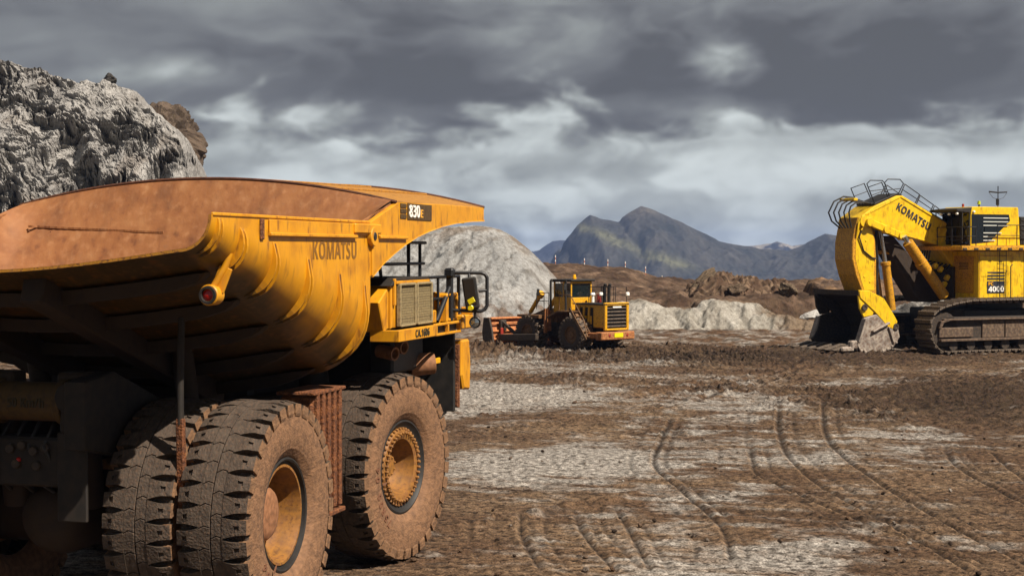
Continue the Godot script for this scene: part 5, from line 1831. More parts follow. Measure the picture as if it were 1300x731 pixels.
	s = Shape.new()
	for z in [-2.05, -1.55]: s.tube([Vector3(-3.34, 3.2, z), Vector3(-3.34, 6.2, z)], 0.022, 6)
	for i in 10: s.tube([Vector3(-3.34, 3.4 + i * 0.29, -2.05), Vector3(-3.34, 3.4 + i * 0.29, -1.55)], 0.014, 6)
	part("ladder", s, M.rail, t)
	s = Shape.new()
	s.tube([Vector3(-3.5, 3.2, -1.35), Vector3(-3.5, 5.1, -1.35), Vector3(-3.5, 5.2, -1.2)], 0.03, 6)
	part("grab_rail", s, M.rail, t)
	# lettering and badge
	var left := Basis(Vector3.UP, -PI / 2)
	s = Shape.new()
	s.box(Vector3(-3.215, 3.86, -2.22), Vector3(0.02, 0.72, 1.32), 0.004)
	part("model_badge", s, M.ink_blue, t)
	for k in 3:
		s = Shape.new()
		s.box(Vector3(-3.215, 4.36 + k * 0.18, -2.22), Vector3(0.02, 0.10, 1.32), 0.004)
		part("badge_stripe", s, M.ink_blue, t)
	lettering("model_lettering", "4000", 0.32, 1.18, M.white, t, Vector3(-3.235, 3.74, -2.2), left)
	lettering("model_lettering", "PC", 0.20, 0.36, M.beacon, t, Vector3(-3.235, 4.06, -2.62), left)
	lettering("fleet_lettering", "EH 10", 0.40, 1.5, M.ink_brown, t, Vector3(-3.115, 5.12, 0.95), left)
	# boom
	var bx := 0.95
	s = Shape.new()
	s.prism(poly([[-10.55, 7.62], [-10.4, 7.95], [-9.34, 8.62], [-7.7, 9.26], [-7.3, 9.26], [-3.85, 7.62], [-2.2, 6.6], [-2.2, 5.1], [-3.4, 4.9], [-4.6, 6.30], [-7.04, 6.98], [-9.7, 7.50]]), -bx, bx, 0.04)
	part("boom", s, M.lemon, t)
	s = Shape.new()
	for q in [[[-10.3, 8.0], [-7.55, 9.18]], [[-7.45, 9.2], [-3.9, 7.52]], [[-10.2, 7.62], [-4.7, 6.42]]]:
		s.beam(Vector3(-bx - 0.02, q[0][1], q[0][0]), Vector3(-bx - 0.02, q[1][1], q[1][0]), 0.10, 0.05, 0.01, Vector3(1, 0, 0))
	for q in [[-4.35, 7.7, -4.8, 6.65], [-3.95, 7.5, -4.4, 6.5]]:
		s.beam(Vector3(-bx - 0.03, q[1], q[0]), Vector3(-bx - 0.03, q[3], q[2]), 0.07, 0.08, 0.01, Vector3(1, 0, 0))
	part("boom_edges", s, M.lemon, t)
	s = Shape.new()
	s.beam(Vector3(0, 8.72, -9.3), Vector3(0, 9.36, -7.65), 1.7, 0.10, 0.02)
	s.beam(Vector3(0, 9.36, -7.6), Vector3(0, 7.75, -4.0), 1.7, 0.10, 0.02)
	part("boom_walkway", s, M.black, t)
	var bd := Vector3(0, -0.459, 0.888)
	lettering("maker_lettering", "KOMATSU", 0.46, 2.75, M.ink_blue, t, Vector3(-bx - 0.03, 8.02, -6.5), Basis(bd, Vector3(0, 0.888, 0.459), Vector3(-1, 0, 0)))
	for side in [-0.82, 0.82]:
		var u := Vector3(side, 0, 0)
		s = Shape.new()
		for r in [[Vector3(0, 8.78, -9.25), Vector3(0, 9.72, -9.72), Vector3(0, 10.02, -8.75), Vector3(0, 9.1, -8.25)], [Vector3(0, 9.15, -8.15), Vector3(0, 10.0, -8.55), Vector3(0, 10.22, -8.3), Vector3(0, 10.22, -7.4), Vector3(0, 9.98, -7.15), Vector3(0, 9.4, -7.5)], [Vector3(0, 9.3, -7.38), Vector3(0, 9.95, -7.05), Vector3(0, 9.35, -5.95), Vector3(0, 8.8, -6.3)], [Vector3(0, 8.75, -6.2), Vector3(0, 9.3, -5.9), Vector3(0, 8.75, -4.9), Vector3(0, 8.25, -5.2)], [Vector3(0, 8.2, -5.1), Vector3(0, 8.7, -4.8), Vector3(0, 8.15, -3.85), Vector3(0, 7.75, -4.1)]]:
			var line := []
			for q in r: line.append(q + u)
			s.tube(line, 0.032, 6)
			var a: Vector3 = (line[0] + line[1]) * 0.5
			var b: Vector3 = (line[-1] + line[-2]) * 0.5
			s.tube([a, b], 0.025, 6)
		part("boom_railing", s, M.rail, t)
	# stick
	s = Shape.new()
	s.prism(poly([[-10.45, 7.95], [-10.68, 7.3], [-10.85, 6.5], [-10.86, 5.5], [-10.6, 4.6], [-10.1, 3.5], [-9.1, 3.4], [-9.12, 5.4], [-9.2, 6.6], [-9.45, 7.45]]), -0.85, 0.85, 0.04)
	part("stick", s, M.lemon_worn, t)
	s = Shape.new()
	s.prism(poly([[-10.3, 7.7], [-10.5, 7.2], [-10.62, 6.5], [-10.62, 5.5], [-10.4, 4.7], [-10.0, 3.7], [-9.3, 3.7], [-9.3, 6.6], [-9.55, 7.4]]), -0.868, -0.84, 0.008)
	for p in [[-9.9, 6.6], [-10.0, 4.5], [-9.6, 4.2]]: s.cyl(Vector3(-0.9, p[1], p[0]), Vector3(-0.85, p[1], p[0]), 0.07, 0.07, 10)
	part("stick_plate", s, M.lemon, t)
	s = Shape.new()
	s.tube([Vector3(-0.93, 7.4, -10.2), Vector3(-0.95, 6.8, -10.45), Vector3(-0.93, 6.0, -10.1), Vector3(-0.93, 5.6, -9.5), Vector3(-0.93, 5.55, -9.2)], 0.045, 6)
	for dx in [0.0, 0.14]: s.tube([Vector3(-0.7 + dx, 7.2, -8.95), Vector3(-0.7 + dx, 6.2, -9.0), Vector3(-0.6 + dx, 5.4, -8.8), Vector3(-0.7 + dx, 4.4, -8.95), Vector3(-0.7 + dx, 3.4, -8.8)], 0.05, 6)
	part("stick_hoses", s, M.black, t)
	s = Shape.new()
	s.cyl(Vector3(-1.05, 7.72, -10.1), Vector3(1.05, 7.72, -10.1), 0.34, 0.34, 20)
	part("stick_pin", s, M.lemon, t)
	# link arms with pins
	for side in [-1.0, 1.0]:
		s = Shape.new()
		s.beam(Vector3(side * 1.08, 7.68, -9.85), Vector3(side * 1.08, 6.86, -7.45), 0.16, 0.42, 0.04)
		for p in [[-9.85, 7.68], [-8.62, 7.26], [-7.5, 6.88]]: s.cyl(Vector3(side * 0.9, p[1], p[0]), Vector3(side * 1.26, p[1], p[0]), 0.25, 0.25, 18)
		part("link_arm", s, M.lemon, t)
	# cylinders: bucket, boom, near and far
	for side in [-1.0, 1.0]:
		s = Shape.new()
		s.cyl(Vector3(side * 0.55, 7.2, -8.6), Vector3(side * 0.55, 5.2, -8.2), 0.12, 0.12, 14)
		part("cylinder_rod", s, M.chrome, t)
		s = Shape.new()
		s.cyl(Vector3(side * 0.55, 5.3, -8.22), Vector3(side * 0.55, 2.5, -7.75), 0.25, 0.25, 18)
		s.cyl(Vector3(side * 0.55, 5.35, -8.23), Vector3(side * 0.55, 5.15, -8.2), 0.30, 0.30, 18)
		part("bucket_cylinder", s, M.lemon_worn, t)
		s = Shape.new()
		s.cyl(Vector3(side * 1.35, 6.86, -7.5), Vector3(side * 1.35, 6.3, -7.1), 0.15, 0.15, 14)
		part("cylinder_rod", s, M.chrome, t)
		s = Shape.new()
		s.cyl(Vector3(side * 1.35, 6.5, -7.25), Vector3(side * 1.35, 3.3, -4.5), 0.33, 0.33, 20)
		s.cyl(Vector3(side * 1.35, 5.35, -6.3), Vector3(side * 1.35, 5.1, -6.1), 0.37, 0.37, 20)
		part("boom_cylinder", s, M.lemon_worn, t)
	s = Shape.new()
	s.prism(poly([[-8.6, 6.9], [-7.6, 6.9], [-4.0, 3.6], [-4.0, 2.9], [-5.6, 2.95]]), -0.45, 0.75, 0.03)
	part("lower_strut", s, M.truck_under, t)
	s = Shape.new()
	s.box(Vector3(0, 5.92, -8.0), Vector3(0.5, 0.22, 3.2), 0.03)
	for z in [-9.2, -7.7]: s.box(Vector3(-0.2, 5.95, z), Vector3(0.35, 0.3, 0.3), 0.05)
	part("valve_bar", s, M.lemon_worn, t)
	s = Shape.new()
	s.box(Vector3(0, 4.1, -3.2), Vector3(2.4, 1.9, 1.0), 0.05)
	part("boom_foot", s, M.truck_under, t)
	s = Shape.new()
	for k in 6:
		s.tube([Vector3(-0.8 + k * 0.3, 5.6, -3.0), Vector3(-0.9 + k * 0.3, 4.6 + 0.12 * k, -4.5), Vector3(-0.7 + k * 0.25, 5.2, -5.2), Vector3(-0.7 + k * 0.2, 6.3, -5.0)], 0.06, 6)
	part("boom_hoses", s, M.black, t)
	s = Shape.new()
	for p in [[-4.5, 4.9], [-4.9, 5.1], [-4.0, 4.4], [-4.2, 4.0]]: s.box(Vector3(-1.0, p[1], p[0]), Vector3(0.3, 0.34, 0.26), 0.05, Basis(Vector3.RIGHT, 0.6))
	part("valve_block", s, M.lemon, t)
	# hose loops over the boom head
	for k in 5:
		s = Shape.new()
		var x := -0.62 + k * 0.28
		var e := (k - 2) * 0.13
		s.tube([Vector3(x, 8.75, -9.2), Vector3(x, 9.0 + e * 0.6, -9.8), Vector3(x, 9.0 + e * 0.8, -10.5), Vector3(x, 8.75 + e * 0.6, -11.0 - e * 0.7), Vector3(x, 8.25, -11.25 - e * 1.2), Vector3(x, 7.75, -11.1 - e * 0.9), Vector3(x, 7.35, -10.75)], 0.048, 7)
		part("boom_hose", s, M.black, t)
	s = Shape.new()
	s.box(Vector3(-0.06, 9.0, -10.55), Vector3(1.4, 0.16, 0.3), 0.03)
	s.tube([Vector3(-0.95, 8.05, -10.2), Vector3(-0.97, 7.6, -10.5), Vector3(-0.95, 6.9, -10.6)], 0.06, 6)
	s.tube([Vector3(-0.95, 8.2, -9.7), Vector3(-0.97, 7.7, -10.0), Vector3(-0.95, 7.2, -10.3)], 0.05, 6)
	part("hose_clamp", s, M.lemon, t)
	# bucket: back plates, side cheeks, bottom clam, lip with teeth
	var bw := 2.2
	for side in [-1.0, 1.0]:
		s = Shape.new()
		s.prism(poly([[-11.45, 3.76], [-10.67, 3.72], [-9.6, 3.25], [-8.92, 2.35], [-8.62, 1.9], [-8.85, 1.45], [-9.26, 1.55], [-10.28, 2.5], [-11.3, 3.3]]), side * bw, side * (bw - 0.28), 0.03)
		s.prism(poly([[-11.40, 3.4], [-11.15, 3.2], [-10.3, 2.5], [-10.35, 2.3], [-11.0, 2.2], [-11.3, 2.7]]), side * (bw - 0.06), side * (bw - 0.2), 0.02)
		part("bucket_cheek", s, M.lemon if side < 0 else M.dark_steel, t)
		s = Shape.new()
		s.prism(poly([[-11.0, 2.15], [-10.1, 2.35], [-9.3, 1.75], [-8.56, 1.54], [-8.42, 1.0], [-8.96, 0.33], [-9.6, 0.12], [-10.4, 0.06], [-11.3, 0.30], [-11.62, 0.75], [-11.25, 1.3]]), side * (bw - 0.02), side * (bw - 0.22), 0.04)
		part("clam_side", s, M.steel if side < 0 else M.dark_steel, t)
		s = Shape.new()
		s.beam(Vector3(side * (bw + 0.02), 2.1, -11.0), Vector3(side * (bw + 0.02), 0.75, -11.5), 0.14, 0.42, 0.03, Vector3(1, 0, 0))
		s.beam(Vector3(side * (bw + 0.02), 1.35, -10.5), Vector3(side * (bw + 0.02), 1.85, -9.3), 0.12, 0.34, 0.03, Vector3(1, 0, 0))
		s.beam(Vector3(side * (bw + 0.02), 1.6, -9.3), Vector3(side * (bw + 0.02), 0.6, -8.9), 0.10, 0.14, 0.03, Vector3(1, 0, 0))
		part("clam_rib", s, M.steel, t)
		s = Shape.new()
		for p in [[-11.0, 2.75], [-8.75, 1.6]]:
			s.lathe([Vector2(0, 0.08), Vector2(0, 0.2), Vector2(0.05, 0.19), Vector2(0.05, 0.1), Vector2(0.02, 0.08), Vector2(0.02, 0.0)], 16, Vector3(side * (bw + 0.0), p[1], p[0]), Vector3(side, 0, 0))
		part("bucket_pin", s, M.dark_steel, t)
		for i in 9:
			var f := i / 8.0
			var a := lerpf(0.15, 1.2, f)
			s = Shape.new()
			var zz := lerpf(-11.2, -8.7, f)
			s.box(Vector3(side * (bw - 0.12), 0.12 + pow(absf(f - 0.35) * 1.25, 2.2) * 0.9, zz), Vector3(0.3, 0.16, 0.19), 0.04)
			part("heel_shroud", s, M.steel, t)
	s = Shape.new()
	s.prism(poly([[-11.45, 3.74], [-10.67, 3.66], [-9.6, 3.2], [-8.95, 2.3], [-8.6, 1.5], [-8.48, 1.0], [-8.75, 1.0], [-8.9, 1.6], [-9.25, 2.2], [-9.85, 2.95], [-10.75, 3.35], [-11.42, 3.45]]), -bw + 0.05, bw - 0.05, 0.02)
	part("bucket_back", s, M.dark_steel, t)
	s = Shape.new()
	s.prism(poly([[-8.5, 1.1], [-8.96, 0.36], [-9.6, 0.15], [-10.4, 0.09], [-11.4, 0.30], [-12.1, 0.40], [-12.1, 0.5], [-11.3, 0.5], [-10.4, 0.3], [-9.6, 0.35], [-9.0, 0.6], [-8.7, 1.1]]), -bw + 0.1, bw - 0.1, 0.02)
	part("bucket_floor", s, M.dark_steel, t)
	for i in 6:
		s = Shape.new()
		var x := lerpf(-bw + 0.25, bw - 0.25, i / 5.0)
		s.prism(poly([[-11.6, 0.62], [-11.9, 0.66], [-12.5, 0.5], [-13.1, 0.36], [-13.1, 0.30], [-12.4, 0.24], [-11.7, 0.28]]), x - 0.17, x + 0.17, 0.03)
		part("bucket_tooth", s, M.shoe, t)
	s = Shape.new()
	s.box(Vector3(-bw + 0.1, 0.62, -11.75), Vector3(0.4, 0.5, 0.5), 0.08)
	s.box(Vector3(-bw + 0.05, 0.38, -12.2), Vector3(0.3, 0.3, 0.9), 0.08)
	part("corner_adapter", s, M.steel, t)

# ------------------------------------------------------------------ wheel dozer
func dozer_wheel(t: Node3D, at: Vector3, spin: float) -> void:
	var w := Node3D.new()
	w.name = "wheel"
	t.add_child(w, true)
	w.position = at
	w.rotation.x = spin
	w.scale = Vector3.ONE * 1.06
	var s := Shape.new()
	s.col = Color(0.05, 0.043, 0.037)
	var pf := [Vector2(-0.40, 0.50), Vector2(-0.45, 0.62), Vector2(-0.46, 0.80), Vector2(-0.40, 0.93), Vector2(0, 0.95), Vector2(0.40, 0.93), Vector2(0.46, 0.80), Vector2(0.45, 0.62), Vector2(0.40, 0.50)]
	s.lathe(pf, 40, Vector3.ZERO, Vector3.RIGHT, 50.0)
	part("tyre", s, M.rubber, w)
	var lug := Shape.new()
	lug.col = Color(0.15, 0.125, 0.10)
	lug.box(Vector3(0.22, 0.975, 0), Vector3(0.44, 0.13, 0.15), 0.03, Basis(Vector3.UP, 0.45))
	lug.box(Vector3(0.43, 0.90, 0.09), Vector3(0.07, 0.18, 0.13), 0.02, Basis(Vector3.UP, 0.45))
	var lm := lug.done()
	for i in 22:
		part("tread_lug", lm, M.rubber, w).basis = Basis(Vector3.RIGHT, TAU * i / 22)
		part("tread_lug", lm, M.rubber, w).basis = Basis(Vector3.RIGHT, TAU * (i + 0.5) / 22) * Basis(Vector3.UP, PI)
	for sd in [1.0, -1.0]:
		s = Shape.new()
		s.lathe([Vector2(0.40, 0.50), Vector2(0.42, 0.47), Vector2(0.30, 0.44), Vector2(0.26, 0.30), Vector2(0.30, 0.20), Vector2(0.36, 0.17), Vector2(0.37, 0.0)], 28, Vector3.ZERO, Vector3(sd, 0, 0))
		part("hub", s, M.brown_steel, w)

func build_dozer() -> void:
	var t := thing("wheel_dozer", "yellow wheel dozer with a clay-covered blade, parked before the pale heap", "dozer", Vector3(4.67, -0.05, -96.1), deg_to_rad(40.0))
	var s: Shape
	dozer_wheel(t, Vector3(-1.32, 1.0, 0.3), 0.0)
	dozer_wheel(t, Vector3(1.32, 1.0, 0.3), 0.1)
	dozer_wheel(t, Vector3(-1.32, 1.0, -3.75), 0.2)
	dozer_wheel(t, Vector3(1.32, 1.0, -3.75), 0.3)
	# rear frame, hood, grille
	s = Shape.new()
	s.box(Vector3(0, 1.35, 0.2), Vector3(1.2, 0.8, 3.6), 0.05)
	s.box(Vector3(0, 1.2, -3.4), Vector3(1.2, 0.9, 2.4), 0.05)
	s.cyl(Vector3(-1.0, 1.0, 0.3), Vector3(1.0, 1.0, 0.3), 0.28, 0.28, 14)
	s.cyl(Vector3(-1.0, 1.0, -3.75), Vector3(1.0, 1.0, -3.75), 0.28, 0.28, 14)
	part("chassis", s, M.dark_steel, t)
	s = Shape.new()
	s.box(Vector3(0, 2.15, 1.05), Vector3(1.75, 1.4, 2.7), 0.05)
	part("hood", s, M.dozer, t)
	s = Shape.new()
	for z in [0.1, 0.55, 1.0]:
		s.beam(Vector3(-0.92, 1.45, z), Vector3(-0.92, 2.7, z + 0.1), 0.14, 0.16, 0.02)
		s.box(Vector3(-0.9, 1.9, z + 0.2), Vector3(0.12, 0.5, 0.18), 0.03)
	part("hood_ribs", s, M.dozer, t)
	s = Shape.new()
	for z in [0.32, 0.78, 1.25]: s.box(Vector3(-0.885, 2.05, z), Vector3(0.05, 1.2, 0.26), 0.01)
	part("hood_openings", s, M.frame, t)
	s = Shape.new()
	s.box(Vector3(0, 2.86, 1.1), Vector3(2.0, 0.08, 2.9), 0.02)
	part("hood_deck", s, M.black, t)
	s = Shape.new()
	for x in [-0.90, 0.90]: s.box(Vector3(x, 2.13, 2.45), Vector3(0.20, 1.65, 0.18), 0.03)
	s.box(Vector3(0, 2.87, 2.45), Vector3(1.98, 0.2, 0.18), 0.03)
	s.box(Vector3(0, 1.36, 2.45), Vector3(1.98, 0.12, 0.18), 0.03)
	part("grille_frame", s, M.dozer, t)
	s = Shape.new()
	s.box(Vector3(0, 2.1, 2.40), Vector3(1.7, 1.4, 0.05), 0.01)
	part("radiator", s, M.black, t)
	for k in 6:
		s = Shape.new()
		s.box(Vector3(0, 1.55 + k * 0.215, 2.46), Vector3(1.6, 0.065, 0.1), 0.015, Basis(Vector3.RIGHT, 0.5))
		part("grille_bar", s, M.shoe, t)
	s = Shape.new()
	s.box(Vector3(0, 2.69, 2.52), Vector3(0.7, 0.09, 0.05), 0.01)
	part("maker_plate", s, M.white, t)
	s = Shape.new()
	s.box(Vector3(0, 0.98, 2.35), Vector3(2.75, 0.5, 0.62), 0.06)
	s.box(Vector3(-1.15, 1.0, 1.85), Vector3(0.5, 0.35, 0.9), 0.05)
	s.box(Vector3(1.15, 1.0, 1.85), Vector3(0.5, 0.35, 0.9), 0.05)
	part("counterweight", s, M.clay_steel, t)
	s = Shape.new()
	s.box(Vector3(0.0, 1.02, 2.68), Vector3(0.72, 0.26, 0.03), 0.01)
	part("number_plate", s, M.yellow_lens, t)
	s = Shape.new()
	for x in [-0.75, 0.72]: s.cyl(Vector3(x, 1.02, 2.63), Vector3(x, 1.02, 2.70), 0.08, 0.08, 12)
	part("rear_lamp", s, M.red, t)
	# exhaust stacks, air cleaners, mirrors and rails on the hood
	for z in [1.1, 1.5]:
		s = Shape.new()
		s.tube([Vector3(0.3, 2.85, z), Vector3(0.3, 3.85, z), Vector3(0.3, 4.05, z + 0.1)], 0.10, 10)
		part("exhaust_stack", s, M.black, t)
	s = Shape.new()
	s.cyl(Vector3(0.85, 2.9, 0.05), Vector3(0.85, 3.4, 0.05), 0.17, 0.15, 14)
	part("air_cleaner", s, M.red, t)
	s = Shape.new()
	s.cyl(Vector3(0.55, 2.9, -0.2), Vector3(0.55, 3.35, -0.2), 0.10, 0.09, 14)
	s.cyl(Vector3(0.55, 3.35, -0.2), Vector3(0.55, 3.5, -0.2), 0.16, 0.12, 14)
	part("pre_cleaner", s, M.white, t)
	s = Shape.new()
	s.cyl(Vector3(0.75, 2.9, 0.55), Vector3(0.75, 3.5, 0.55), 0.08, 0.08, 10)
	part("fluid_tank", s, M.teal, t)
	rail_run(t, "hood_railing", [Vector3(-0.9, 2.9, 1.0), Vector3(-0.9, 2.9, 2.4), Vector3(0.9, 2.9, 2.4), Vector3(0.9, 2.9, 0.2)], 1.0, 0.022)
	for p in [[-0.55, 3.45, 1.7], [0.95, 3.45, 2.45]]:
		s = Shape.new()
		s.box(Vector3(p[0], p[1], p[2]), Vector3(0.26, 0.24, 0.16), 0.06)
		part("work_lamp", s, M.white, t)
	# cab
	s = Shape.new()
	s.box(Vector3(0.1, 2.52, -1.55), Vector3(1.7, 0.5, 1.7), 0.04)
	s.box(Vector3(0.05, 2.95, -0.76), Vector3(1.5, 0.5, 0.12), 0.03)
	s.box(Vector3(-0.72, 2.92, -1.55), Vector3(0.08, 0.6, 1.5), 0.02)
	s.box(Vector3(0.92, 2.92, -1.55), Vector3(0.08, 0.6, 1.5), 0.02)
	for p in [[-0.72, -0.78], [0.92, -0.78], [-0.72, -2.3], [0.92, -2.3], [-0.72, -1.45]]:
		s.box(Vector3(p[0], 3.4, p[1]), Vector3(0.10, 1.6, 0.10), 0.02)
	s.box(Vector3(0.1, 4.12, -0.78), Vector3(1.7, 0.12, 0.1), 0.02)
	part("cab", s, M.dozer, t)
	s = Shape.new()
	s.box(Vector3(0.1, 4.25, -1.55), Vector3(2.0, 0.14, 2.0), 0.05)
	part("cab_roof", s, M.black, t)
	for q in [[Vector3(0.1, 3.6, -0.79), Vector3(1.5, 0.9, 0.03)], [Vector3(0.1, 3.5, -2.31), Vector3(1.5, 1.1, 0.03)], [Vector3(-0.72, 3.6, -1.1), Vector3(0.03, 0.9, 0.6)], [Vector3(-0.72, 3.6, -1.9), Vector3(0.03, 0.9, 0.7)], [Vector3(0.92, 3.6, -1.55), Vector3(0.03, 0.9, 1.4)]]:
		s = Shape.new()
		s.box(q[0], q[1], 0.005)
		var g := plain(Color(0.10, 0.14, 0.15, 0.55), 0.05)
		g.transparency = BaseMaterial3D.TRANSPARENCY_ALPHA
		part("cab_window", s, g, t)
	s = Shape.new()
	s.box(Vector3(0.15, 2.95, -1.6), Vector3(0.5, 0.2, 0.5), 0.05)
	s.box(Vector3(0.15, 3.35, -1.35), Vector3(0.5, 0.7, 0.14), 0.05)
	part("seat", s, M.black, t)
	s = Shape.new()
	s.cyl(Vector3(0.2, 4.31, -1.5), Vector3(0.2, 4.42, -1.5), 0.13, 0.13, 14)
	s.cyl(Vector3(0.2, 4.42, -1.5), Vector3(0.2, 4.60, -1.5), 0.11, 0.08, 14)
	part("beacon", s, M.beacon, t)
	s = Shape.new()
	for p in [[-1.05, -2.3], [-1.05, -0.9]]: s.tube([Vector3(p[0], 2.4, p[1]), Vector3(p[0], 4.25, p[1])], 0.07, 8)
	s.beam(Vector3(-1.05, 4.2, -2.3), Vector3(1.05, 4.2, -2.3), 0.14, 0.14, 0.02)
	part("rollover_bar", s, M.black, t)
	rail_run(t, "platform_railing", [Vector3(-1.5, 2.45, -2.4), Vector3(-1.5, 2.45, -3.1), Vector3(-0.5, 2.45, -3.1)], 1.0, 0.025)
	s = Shape.new()
	s.box(Vector3(-1.55, 3.5, -2.9), Vector3(0.2, 0.42, 0.07), 0.03)
	s.box(Vector3(-1.3, 3.85, -0.7), Vector3(0.22, 0.36, 0.06), 0.03)
	part("mirror", s, M.black, t)
	# fenders and ladder
	s = Shape.new()
	s.prism(poly([[-2.2, 2.0], [-1.2, 2.42], [0.3, 2.42], [0.95, 1.75], [1.5, 1.0], [1.5, 0.85], [1.38, 0.85], [0.82, 1.66], [0.2, 2.32], [-1.2, 2.32], [-2.2, 1.9]]), -1.5, -0.85, 0.01)
	part("fender", s, M.brown_steel, t)
	s = Shape.new()
	s.prism(poly([[-2.2, 2.0], [-1.2, 2.42], [0.3, 2.42], [0.95, 1.75], [1.5, 1.0], [1.5, 0.85], [1.38, 0.85], [0.82, 1.66], [0.2, 2.32], [-1.2, 2.32], [-2.2, 1.9]]), 0.85, 1.5, 0.01)
	part("fender", s, M.brown_steel, t)
	s = Shape.new()
	for x in [-1.8, -1.25]: s.beam(Vector3(x, 0.75, 1.75), Vector3(x, 2.6, 0.25), 0.05, 0.18, 0.01)
	for i in 6: s.box(Vector3(-1.525, 0.95 + i * 0.29, 1.6 - i * 0.235), Vector3(0.52, 0.04, 0.2), 0.01)
	s.tube([Vector3(-1.85, 1.2, 1.85), Vector3(-1.85, 2.0, 1.55), Vector3(-1.85, 3.4, 0.4), Vector3(-1.85, 3.4, -0.6), Vector3(-1.85, 2.5, -0.6)], 0.03, 6)
	part("ladder", s, M.brown_steel, t)
	# front frame with lift cylinder and blade
	s = Shape.new()
	s.prism(poly([[-2.3, 1.2], [-2.3, 2.3], [-3.2, 2.5], [-5.2, 1.9], [-5.6, 1.2]]), -0.55, 0.55, 0.03)
	s.prism(poly([[-2.6, 1.9], [-2.6, 2.1], [-4.7, 2.1], [-4.7, 1.95]]), -1.75, -0.9, 0.02)
	part("front_frame", s, M.brown_steel, t)
	s = Shape.new()
	s.beam(Vector3(-1.0, 1.1, -2.5), Vector3(-1.0, 2.45, -2.6), 0.16, 0.3, 0.02)
	s.beam(Vector3(-1.35, 1.0, -2.45), Vector3(-1.35, 2.5, -2.4), 0.14, 0.22, 0.02)
	part("hinge_post", s, M.clay_steel, t)
	for x in [-0.72, 0.72]:
		s = Shape.new()
		s.cyl(Vector3(x, 3.35, -3.6), Vector3(x, 2.2, -4.6), 0.14, 0.14, 14)
		s.cyl(Vector3(x, 3.45, -3.5), Vector3(x, 3.2, -3.72), 0.22, 0.22, 14)
		part("lift_cylinder", s, M.dozer, t)
		s = Shape.new()
		s.cyl(Vector3(x, 2.2, -4.6), Vector3(x, 1.2, -5.5), 0.08, 0.08, 12)
		part("lift_rod", s, M.chrome, t)
		s = Shape.new()
		s.beam(Vector3(x * 2.6, 0.75, -2.6), Vector3(x * 2.9, 0.6, -6.0), 0.3, 0.42, 0.04)
		part("push_arm", s, M.dark_steel, t)
	s = Shape.new()
	var face_a := []
	var face_b := []
	for i in 9:
		var f := i / 8.0
		var y := 0.12 + f * 1.65
		var z := -6.35 + pow(absf(f - 0.45), 2.0) * -0.9
		face_a.append(Vector2(z, y))
	for i in range(8, -1, -1): face_b.append(face_a[i] + Vector2(0.14, 0.0))
	s.prism(PackedVector2Array(face_a + face_b), -2.7, 2.7, 0.01)
	for y in [0.5, 1.0, 1.5]: s.box(Vector3(0, y, -6.14), Vector3(5.3, 0.12, 0.10), 0.03)
	part("blade", s, M.blade, t)
	for sd in [-1.0, 1.0]:
		s = Shape.new()
		s.prism(poly([[-6.75, 0.05], [-6.9, 0.9], [-6.75, 1.85], [-6.2, 1.85], [-5.95, 1.1], [-5.8, 0.35], [-5.9, 0.05]]), sd * 2.66, sd * 2.8, 0.02)
		part("blade_end", s, M.dark_steel, t)
		s = Shape.new()
		s.box(Vector3(sd * 1.8, 1.35, -6.05), Vector3(0.5, 0.7, 0.3), 0.05)
		s.beam(Vector3(sd * 1.9, 1.6, -6.0), Vector3(sd * 1.6, 0.8, -4.9), 0.16, 0.2, 0.03)
		part("blade_brace", s, M.dark_steel, t)
	s = Shape.new()
	s.box(Vector3(0, 1.8, -6.35), Vector3(5.3, 0.12, 0.5), 0.03)
	part("blade_top", s, M.blade, t)
	s = Shape.new()
	s.box(Vector3(-2.05, 1.0, -5.82), Vector3(0.22, 0.42, 0.1), 0.03)
	part("blade_marker", s, M.red, t)

# ------------------------------------------------------------------ small things
func boulder(called: String, label: String, at: Vector3, size: Vector3, turn: Vector3, tone: Color, s0: int, group := "", chop := 0.5) -> void:
	var n := noise(s0, 0.9, 4)
	var ce := FastNoiseLite.new()
	ce.seed = s0
	ce.noise_type = FastNoiseLite.TYPE_CELLULAR
	ce.frequency = 1.3
	ce.fractal_type = FastNoiseLite.FRACTAL_NONE
	ce.cellular_return_type = FastNoiseLite.RETURN_CELL_VALUE
	var p := PackedVector3Array()
	var c := PackedColorArray()
	var nx := 97
	var nv := 65
	for j in nv:
		var ph := PI * j / (nv - 1)
		for i in nx:
			var th := TAU * (i % (nx - 1)) / (nx - 1)
			var d := Vector3(sin(ph) * cos(th), cos(ph), sin(ph) * sin(th))
			# flattened by random planes, so that it has facets, and broken into beds
			var r := 1.0
			for k in 16:
				var a := Vector3(sin(k * 2.4 + s0), cos(k * 1.7 + s0 * 0.3), sin(k * 3.9 + s0 * 0.7)).normalized()
				var dd := d.dot(a)
				if dd > 0.05:
					r = minf(r, (0.60 + 0.06 * (k % 5)) / dd)
			var q := d * r
			q += Vector3.ONE * n.get_noise_3d(q.x * 1.5, q.y * 1.5, q.z * 1.5) * 0.3
			r += ce.get_noise_3d(q.x * chop * 2.4, q.y * chop * 5.0, q.z * chop * 2.4) * 0.085 * chop
			r += n.get_noise_3d(d.x * 1.6, d.y * 1.6, d.z * 1.6) * 0.12 + n.get_noise_3d(d.x * 7.0, d.y * 7.0, d.z * 7.0) * 0.07
			p.append(d * r * size)
			c.append(tone * (0.8 + 0.5 * n.get_noise_3d(d.x * 3.0 + 8.0, d.y * 3.0, d.z * 3.0)))
	var o := part(called, sheet(p, c, nx, nv, chop > 0.3), M.stone, self)
	o.position = at
	o.rotation = turn
	tag(o, label, "rock", group)

